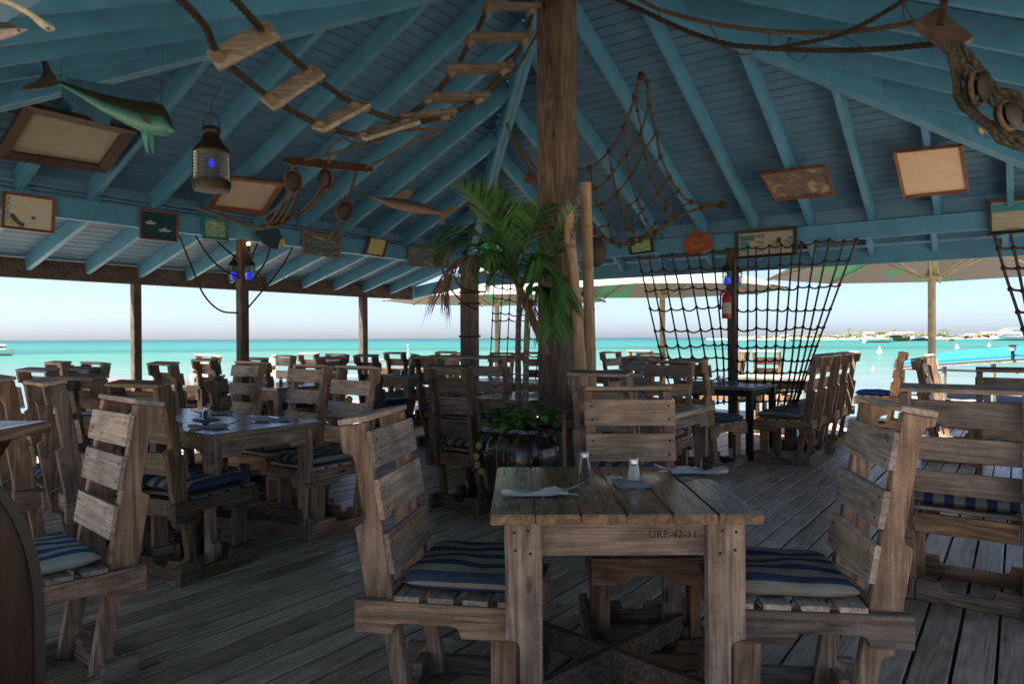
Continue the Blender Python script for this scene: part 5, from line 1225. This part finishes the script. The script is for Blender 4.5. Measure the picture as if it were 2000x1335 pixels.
b0 = at(1138, 660, 4.95); b0.z = 0; b1 = at(1112, 452, 4.95); bamboo((b0.x+.08, b0.y+.02, 0), b1, .04, 'shorter bamboo pole leaning left against the centre post')
b1 = at(1145, 400, 5.55); b0 = at(1152, 660, 5.6); bamboo((b0.x+.03, b0.y, 0), b1, .043, 'taller bamboo pole standing right of the centre post')
b1 = at(1152, 640, 5.75); b0 = at(1166, 660, 5.75); bamboo((b0.x+.08, b0.y, 0), at(1096, 376, 5.95), .034, 'thin bamboo pole behind the other two at the centre post')

# ================================================================== arched cabinet bottom left
cb = empty('arched_cabinet', (-1.165, 1.47, 0), R(50), 'dark arched wooden cabinet with a hoop rim at the bottom left corner', 'cabinet')
ang = [i*math.pi/24 for i in range(25)]; rx, rz_ = .16, .335
def arch(r1, r2, z0=.72): return [(r1*math.cos(a), z0+r2*math.sin(a)) for a in ang]
o_ = [(rx, 0)]+arch(rx, rz_)+[(-rx, 0)]; i_ = [(rx-.02, .03)]+arch(rx-.02, rz_-.02)+[(-rx+.02, .03)]
mb = MB()
for k_ in range(len(o_)-1):
    q = [o_[k_], o_[k_+1], i_[k_+1], i_[k_]]; mb.hexa([Vector((x, -.10, z)) for x, z in q], [Vector((x, .10, z)) for x, z in q])
mb.build('hoop_rim', plain('black_wood', (.012, .009, .007), .5), cb)
mb = MB(); mb.hexa([Vector((x, -.092, z)) for x, z in i_], [Vector((x, .08, z)) for x, z in i_]); mb.build('panel', wood('red_brown_wood', 'z', (.006, .003, .002), (.024, .009, .005), (.045, .016, .008), rough=.45, tint=False), cb)
MB().box2((-.165, -.115, .50), (.165, .11, .55)).build('rail', DARKW, cb, .006); MB().tube([(-.1, -.13, .46), (.12, -.13, .46)], .018, 8).build('handle', DARKW, cb)
st = empty('shelf_stand', (-1.29, 1.66, 0), 0, 'dark post with a small plank shelf on a bracket above the arched cabinet', 'shelf')
MB().box2((-.06, -.05, 0), (.035, .05, 1.22)).build('upright', DARKW, st, .005)
MB().box2((-.04, -.13, 1.075), (.155, .13, 1.102)).build('shelf_board', TOPY, st, .003)
mb = MB(); mb.hexa([Vector((x, -.02, z)) for x, z in ((.037, 1.073), (.135, 1.073), (.037, .93))], [Vector((x, .02, z)) for x, z in ((.037, 1.073), (.135, 1.073), (.037, .93))]); mb.build('bracket', DARKW, st)
# ================================================================== parasols out on the deck
def canvas_mat():
    m, nt, b = nm('parasol_canvas'); v = coords(nt, 'Object', rnd=True)
    n1 = N(nt, 'ShaderNodeTexVoronoi'); n1.feature = 'F1'; n1.inputs['Scale'].default_value = 1
    mp = N(nt, 'ShaderNodeMapping'); mp.inputs['Scale'].default_value = (2.6, .8, 1); mp.inputs['Rotation'].default_value = (0, 0, .7); L(nt, v, mp.inputs[0])
    ds = noise(nt, v, 3, 2); ad = N(nt, 'ShaderNodeVectorMath'); ad.operation = 'ADD'; L(nt, mp.outputs[0], ad.inputs[0]); L(nt, ds, ad.inputs[1]); L(nt, ad.outputs[0], n1.inputs['Vector'])
    leaf = ramp(nt, n1.outputs['Distance'], [(.40, (1, 1, 1)), (.43, (0, 0, 0))]); big = ramp(nt, noise(nt, v, .7, 1), [(.40, (0, 0, 0)), (.43, (1, 1, 1))])
    fac = math_(nt, 'MULTIPLY', leaf, big)
    c = mix(nt, (.30, .275, .255), (.15, .38, .22), fac); L(nt, c, b.inputs['Base Color']); b.inputs['Roughness'].default_value = .9
    tr = N(nt, 'ShaderNodeBsdfTranslucent'); L(nt, c, tr.inputs['Color']); mx = N(nt, 'ShaderNodeMixShader'); mx.inputs[0].default_value = .3
    L(nt, b.outputs[0], mx.inputs[1]); L(nt, tr.outputs[0], mx.inputs[2]); L(nt, mx.outputs[0], nt.nodes['Material Output'].inputs[0]); return m
CANV = canvas_mat(); POLEM = plain('cream_painted_pole', (.36, .33, .22), .5)
PUMB = None
def parasol(px, d, rim, top, rad, label, rot=0, polem=POLEM):
    p = at(px, 660, d); o = empty('parasol', (p.x, p.y, 0), R(rot), label, 'parasol', 'large parasols out on the deck')
    n = 8; mb = MB(); sub = 6
    rings = []
    for j in range(sub+1):
        t = j/sub; ring = []
        for i in range(n*4):
            a = 2*math.pi*i/(n*4); f = (i % 4)/4; r_ = rad*t*math.cos(math.pi/8)/math.cos(math.pi/4*(f-.5)); z = top+(rim-top)*t-.03*math.sin(math.pi*t)
            ring.append(Vector((r_*math.cos(a), r_*math.sin(a), z)))
        rings.append(ring)
    m_ = n*4
    for r_ in rings[1:]: mb.v += r_
    b0 = len(mb.v); mb.v.append(Vector((0, 0, top)))
    for i in range(m_): mb.face((b0, i, (i+1) % m_))
    for j in range(sub-1):
        for i in range(m_): mb.face((j*m_+i, (j+1)*m_+i, (j+1)*m_+(i+1) % m_, j*m_+(i+1) % m_))
    b1 = len(mb.v); mb.v += [v+Vector((0, 0, -.17)) for v in rings[-1]]; e = (sub-1)*m_
    if False:
        for i in range(m_): mb.face((e+i, b1+i, b1+(i+1) % m_, e+(i+1) % m_))
    c_ = mb.build('canopy', CANV, o, 0, False); md = c_.modifiers.new('thick', 'SOLIDIFY'); md.thickness = .004
    MB().lathe([(.052, 0), (.052, top-.1)], 16).build('pole', polem, o, 0, True)
    zh = rim-.09; MB().lathe([(.06, zh-.03), (.13, zh-.02), (.13, zh+.03), (.08, zh+.05), (.06, zh+.12)], 16).build('hub', polem, o, 0, True)
    for i in range(n):
        a = 2*math.pi*i/n; c, s = math.cos(a), math.sin(a)
        MB().tube([(c*.1, s*.1, top-.06), (c*rad*.5, s*rad*.5, (top+rim)/2-.09), (c*rad*.99, s*rad*.99, rim-.02)], .016, 6).build('rib', polem, o)
        MB().tube([(c*.12, s*.12, zh), (c*rad*.42, s*rad*.42, top+(rim-top)*.42-.09)], .014, 6).build('strut', polem, o)
    MB().lathe([(.32, 0), (.32, .05), (.1, .08), (.06, .3)], 20).build('base', METALB, o, 0, True); return o
parasol(971, 15.0, 2.07, 2.85, 2.35, 'parasol seen between the corner post and the palm trunks', 10)
parasol(1294, 13.0, 2.12, 2.9, 2.15, 'green leaf patterned parasol behind the big cargo net', 22)
parasol(1820, 10.6, 2.24, 3.0, 2.35, 'grey parasol on a thick cream pole at the right', 12)

# ================================================================== blue roofed dock on the right
dk = empty('dock_shelter', at(1960, 700, 24), 0, 'low dock shelter with a bright blue sheet roof on the water at the right edge', 'dock shelter')
SHEET = painted('blue_sheet_roof', (.01, .13, .32), .5)
a, b = at(1742, 713, 27.5), at(2080, 690, 21.5); n_ = Vector((-(b-a).y, (b-a).x, 0)).normalized()
n_ = n_ if n_.y > 0 else -n_
mb = MB(); lo = [a, b, b+n_*3+Z*.45, a+n_*3+Z*.45]; mb.hexa(lo, [p+Z*.05 for p in lo]); lpart(mb, 'roof', SHEET, dk)
mb = MB(); mb.beam(a-Z*.12+n_*.08, b-Z*.12+n_*.08, .06, .1); lpart(mb, 'edge_beam', GREYW, dk)
mb = MB(); mb.beam(a-Z*.12+n_*.2, b-Z*.62+n_*.2, .06, .08); lpart(mb, 'truss', GREYW, dk)
for t in (.05, .33, .62, .9):
    q = a.lerp(b, t)+n_*.2; lpart(MB().beam(Vector((q.x, q.y, ZS-.3)), q-Z*.12, .1, .1, Vector((0, 1, 0))), 'post', GREYW, dk)
mb = MB(); lo = [Vector((p.x, p.y, ZS+.45)) for p in (a-n_*.5, b-n_*.5, b+n_*4, a+n_*4)]; mb.hexa(lo, [p+Z*.08 for p in lo]); lpart(mb, 'platform', GREYW, dk)
lp = empty('dock_lamp', at(1978, 692, 23), 0, 'small black and white lamp standing on the blue dock roof', 'lamp')
MB().lathe([(.05, -.15), (.05, .1), (.09, .12)], 10).build('stem', METALB, lp); MB().lathe([(.09, .121), (.1, .2), (.09, .26)], 12).build('lens', NAPK, lp, 0, True); MB().lathe([(.12, .262), (.12, .29), (.05, .31)], 12).build('cap', METALB, lp)

# ================================================================== boats, buoys
WHITE = plain('white_gelcoat', (.78, .78, .76), .35, var=.05); NAVY = plain('dark_hull', (.05, .06, .07), .5); TANH = plain('varnished_hull', (.25, .13, .05), .5); GCAN = plain('grey_canvas', (.13, .11, .1), .9); REDH = plain('red_hull', (.45, .06, .04), .5)
def hull(o, Ln, bm, h, mat, name='hull', sheer=.25):
    n = 10; rings = []
    for i in range(n+1):
        t = i/n; w_ = bm/2*(1-max(0, (t-.45)/.55)**2.2)*(.86+.14*min(1, t*4)); x = -Ln/2+Ln*t; zt = h*(1+sheer*t*t); zk = -h*.25+h*.7*max(0, (t-.7)/.3)**2
        w_ = max(w_, .01); rings.append([Vector((x, -w_, zt)), Vector((x, -w_*.82, zt*.35)), Vector((x-.02*t, 0, zk)), Vector((x, w_*.82, zt*.35)), Vector((x, w_, zt)), Vector((x, w_*.85, zt-.04)), Vector((x, 0, zt*.7)), Vector((x, -w_*.85, zt-.04))])
    loft(rings).build(name, mat, o, 0, False)
def boat(px, dist, rz, Ln, bm, h, mat, label, kind, group='boats moored in the bay'):
    p = at(px, 660, dist); o = empty('boat', (p.x, p.y, ZS), R(rz), label, 'boat', group); hull(o, Ln, bm, h, mat)
    if kind == 'cabin':
        MB().box2((-.22*Ln, -bm*.32, h*.9), (.2*Ln, bm*.32, h*1.9)).build('cabin', WHITE, o, .05); MB().box2((-.18*Ln, -bm*.325, h*1.35), (.205*Ln, bm*.325, h*1.7)).build('window', NAVY, o); MB().box2((-.3*Ln, -bm*.36, h*1.93), (.15*Ln, bm*.36, h*2.05)).build('roof', WHITE, o, .03)
    if kind == 'bimini':
        mb = MB(); q = [(-.3*Ln, h*2.5), (-.22*Ln, h*2.68), (-.1*Ln, h*2.78), (.04*Ln, h*2.74), (.14*Ln, h*2.55), (.17*Ln, h*2.4)]
        for i in range(len(q)-1): mb.hexa([(q[i][0], -bm*.42, q[i][1]), (q[i+1][0], -bm*.42, q[i+1][1]), (q[i+1][0], bm*.42, q[i+1][1]), (q[i][0], bm*.42, q[i][1])], [(q[i][0], -bm*.42, q[i][1]+.05), (q[i+1][0], -bm*.42, q[i+1][1]+.05), (q[i+1][0], bm*.42, q[i+1][1]+.05), (q[i][0], bm*.42, q[i][1]+.05)])
        mb.build('sun_canopy', GCAN, o)
        for s in (-1, 1):
            for x0, x1 in ((-.28, -.12), (.15, -.1)): MB().tube([(x0*Ln, s*bm*.42, h*2.5), (x1*Ln, s*bm*.42, h)], .03, 6).build('canopy_pole', STEEL, o)
        MB().box2((-.1*Ln, -bm*.2, h*.7), (.05*Ln, bm*.2, h*1.35)).build('console', WHITE, o, .03); MB().box2((-.53*Ln, -.2, h*.3), (-.46*Ln, .2, h*1.3)).build('outboard_motor', NAVY, o, .04)
    if kind == 'sail':
        for x in (-.12*Ln, .16*Ln): MB().tube([(x, 0, h), (x, 0, h*5.5)], [.09, .05], 6).build('mast', TANH, o)
        MB().box2((-.3*Ln, -bm*.3, h), (.1*Ln, bm*.3, h*1.7)).build('deckhouse', NAVY, o, .05)
        MB().beam((.45*Ln, 0, h*1.2), (.7*Ln, 0, h*1.9), .12, .12).build('bowsprit', TANH, o)
        MB().box2((-.34*Ln, -bm*.36, h*1.75), (.14*Ln, bm*.36, h*1.85)).build('awning', WHITE, o)
    if kind == 'yacht':
        MB().box2((-.35*Ln, -bm*.36, h*.95), (.22*Ln, bm*.36, h*1.7)).build('saloon', WHITE, o, .1); MB().box2((-.3*Ln, -bm*.365, h*1.15), (.225*Ln, bm*.365, h*1.45)).build('window', NAVY, o); MB().box2((-.3*Ln, -bm*.3, h*1.72), (.08*Ln, bm*.3, h*2.4)).build('upper_deck', WHITE, o, .1); MB().box2((-.32*Ln, -bm*.34, h*2.9), (.06*Ln, bm*.34, h*3.0)).build('hard_top', WHITE, o, .04)
        for x in (-.28, .02): MB().tube([(x*Ln, 0, h*2.3), (x*Ln, 0, h*2.95)], .08, 6).build('top_post', WHITE, o)
    return o
boat(712, 42, 176, 5.6, 2.0, .55, WHITE, 'white motor boat under a grey sun canopy behind the chairs', 'bimini')
boat(-6, 130, 8, 6.0, 2.4, 1.0, WHITE, 'white boat cut by the left edge of the picture', 'cabin')
boat(1716, 330, 6, 14, 4, 1.5, WHITE, 'long white open boat left of the wooden schooner', 'none')
boat(1754, 420, 4, 15, 4.5, 2.0, TANH, 'brown wooden schooner with two masts in the bay', 'sail')
boat(1690, 460, 0, 7, 2.5, 1.0, NAVY, 'small dark boat left of the long white one', 'none')
boat(1797, 440, 5, 13, 3.6, 1.3, NAVY, 'low grey boat between the schooner and the parasol pole', 'cabin')
boat(1858, 420, 20, 5, 2.2, 1.0, REDH, 'little red boat right of the parasol pole', 'none')
boat(1968, 430, 184, 22, 5.5, 2.4, WHITE, 'large white yacht at the right edge of the bay', 'yacht')
boat(1552, 480, 3, 9, 3, 1.2, WHITE, 'small pale boat behind the right cargo net', 'cabin')
boat(1470, 520, 3, 7, 3, 1.2, WHITE, 'small pale boat behind the meshes near the extinguisher post', 'none')
def buoy(px, dist, h, label):
    p = at(px, 660, dist); o = MB().lathe([(.01, -.2), (.45*h, -.1), (.5*h, .1), (.28*h, .3*h), (.16*h, .9*h), (.02, h)], 12).build('mooring_buoy', WHITE, None, 0, True); o.location = (p.x, p.y, ZS); tag(o, label, 'buoy', 'white buoys in the bay')
buoy(1718, 122, 1.0, 'white cone buoy left of the parasol pole'); buoy(1869, 165, 1.0, 'white buoy right of the parasol pole'); buoy(1932, 190, 1.0, 'white buoy near the yacht'); p = at(797, 660, 78); o = MB().lathe([(.09, -.4), (.09, 1.9), (.12, 1.92), (.12, 2.1), (.02, 2.15)], 8).build('channel_marker', WHITE, None, 0, True); o.location = (p.x, p.y, ZS); tag(o, 'tall thin white channel marker left of the corner post', 'marker')
buoy(1610, 96, .3, 'tiny white buoy right of the right cargo net'); buoy(1705, 60, .3, 'tiny white float behind the chair with a blue cushion')

# ================================================================== far shore
mb = MB(); rr = random.Random(2); nx_ = 150; ny_ = 7; idx = {}
def hgt(u, v):
    e = min(1, max(0, (u-.02)/.25)); return (1.2+ (5.5+3.2*math.sin(u*9+.6)+2.2*math.sin(u*23)+1.2*math.sin(u*51))*e*v**.8 + 5*v*e*max(0, u-.6)*2)
for i in range(nx_+1):
    for j in range(ny_+1):
        u, v = i/nx_, j/ny_; px = 1380+u*1100; p = at(px, 660, 700+v*260-u*90); idx[i, j] = len(mb.v)
        mb.v.append(Vector((p.x, p.y, ZS+(-.3 if j == 0 else hgt(u, v)+rr.uniform(-.4, .4)*(j > 1)))))
for i in range(nx_):
    for j in range(ny_): mb.face((idx[i, j], idx[i+1, j], idx[i+1, j+1], idx[i, j+1]))
m_, nt_, b_ = nm('far_shore_land'); tc_ = N(nt_, 'ShaderNodeTexCoord'); sp_ = N(nt_, 'ShaderNodeSeparateXYZ'); L(nt_, tc_.outputs['Object'], sp_.inputs[0])
f_ = noise(nt_, tc_.outputs['Object'], .06, 6, .65); c_ = ramp(nt_, f_, [(.3, (.09, .09, .05)), (.5, (.18, .15, .1)), (.7, (.26, .21, .15))])
c_ = mix(nt_, (.42, .37, .29), c_, ramp(nt_, math_(nt_, 'MULTIPLY', math_(nt_, 'SUBTRACT', sp_.outputs[2], ZS), .25), [(.25, (0,)*3), (.5, (1,)*3)])); L(nt_, c_, b_.inputs['Base Color']); b_.inputs['Roughness'].default_value = .95
tag(mb.build('far_shore', m_, None, 0, True), kind='structure')
SHR = plain('far_shrub_leaves', (.075, .085, .045), .9, var=.5, scale=.3)
mb = MB(); rr = random.Random(8)
for i in range(420):
    u = rr.random()**.9; v = rr.random(); px = 1395+u*1080; p = at(px, 660, 700+v*.6*260-u*90+6); h = rr.uniform(1.2, 3.6)*min(1, .35+u*3)
    z = ZS+hgt(u, v*.6)
    for k in range(4): mb.ball((p.x+rr.uniform(-2.4, 2.4), p.y+rr.uniform(-2, 2), z+h*.3+rr.uniform(-.3, .7)*h*.5), h*rr.uniform(.35, .7), 0, 4, (1.3, 1.2, .9))
tag(mb.build('far_shrubs', SHR, None, 0, False), 'grey green scrub covering the far shore', 'shrubs', None, 'stuff')
PTR = plain('far_palm_trunk', (.12, .1, .075), .9); PCR = plain('far_palm_leaves', (.06, .08, .04), .8)
def far_palm(px, h, label):
    u = (px-1380)/1100; p = at(px, 660, 735-u*90); z = ZS+hgt(u, .15)-.5; o = empty('far_palm_tree', (p.x, p.y, z), 0, label, 'palm tree', 'palm trees on the far shore')
    MB().tube([(0, 0, 0), (.2, 0, h*.5), (.5, 0, h)], [.3, .2, .16], 6).build('trunk', PTR, o); mb = MB(); r_ = random.Random(int(px))
    for k in range(13):
        a = k*2*math.pi/13+r_.uniform(-.2, .2); l = r_.uniform(2.0, 2.8); q = [Vector((.5, 0, h))+Vector((math.cos(a)*l*t, math.sin(a)*l*t, 1.0*l*t*(.5-t)*r_.uniform(.8, 1.3))) for t in (0, .3, .6, .85, 1)]
        sd = Vector((-math.sin(a), math.cos(a), 0)); b0 = len(mb.v)
        for c, w_ in zip(q, (.1, .5, .5, .3, .05)): mb.v += [c-sd*w_-Z*.2*w_, c+Z*.1, c+sd*w_-Z*.2*w_]
        for j in range(4): mb.face((b0+j*3, b0+j*3+1, b0+j*3+4, b0+j*3+3)); mb.face((b0+j*3+1, b0+j*3+2, b0+j*3+5, b0+j*3+4))
    mb.build('crown', PCR, o)
for px, h, lb in ((1657, 9, 'tallest palm on the far shore, left of the schooner'), (1679, 7, 'lone palm left of the houses on the far shore'), (1745, 8, 'palm standing behind the schooner'), (1834, 8, 'leftmost palm of the clump right of the parasol pole'), (1842, 9, 'middle palm of the clump right of the parasol pole'), (1850, 8, 'rightmost palm of the clump right of the parasol pole'), (1718, 6, 'small palm left of the white house on the far shore')): far_palm(px, h, lb)
def house(px, w_, h, label, col):
    u = (px-1380)/1100; p = at(px, 660, 742-u*90); z = ZS+hgt(u, .16)-.3; o = empty('shore_house', (p.x, p.y, z), R(rr.uniform(-12, 12)), label, 'house', 'houses on the far shore')
    MB().box2((-w_/2, -3, -1.5), (w_/2, 3, h)).build('wall', plain('house_wall_%d' % px, col, .9, var=.05), o); mb = MB(); mb.hexa([(-w_/2-.5, -3.5, h+.02), (w_/2+.5, -3.5, h+.02), (w_/2+.5, 3.5, h+.02), (-w_/2-.5, 3.5, h+.02)], [(-w_/2+.5, -.2, h+1.5), (w_/2-.5, -.2, h+1.5), (w_/2-.5, .2, h+1.5), (-w_/2+.5, .2, h+1.5)]); mb.build('roof', plain('house_roof_%d' % px, (.33, .2, .15), .8), o)
    for x in (-w_*.3, 0, w_*.3): MB().box2((x-.6, -3.05, h*.4), (x+.6, -3.01, h*.75)).build('window', NAVY, o)
for px, w_, h, lb, c in ((1752, 14, 3.4, 'white house behind the schooner on the far shore', (.7, .68, .64)), (1772, 10, 3.6, 'cream house left of the parasol pole on the far shore', (.6, .52, .4)), (1697, 8, 3, 'small pale house behind the long white boat', (.62, .6, .56)), (1932, 15, 4, 'pale pink house near the yacht on the far shore', (.6, .47, .4)), (1965, 11, 5, 'white house above the yacht on the far shore', (.68, .66, .62)), (1895, 9, 3, 'small cream house right of the palm clump', (.58, .5, .42))): house(px, w_, h, lb, c)
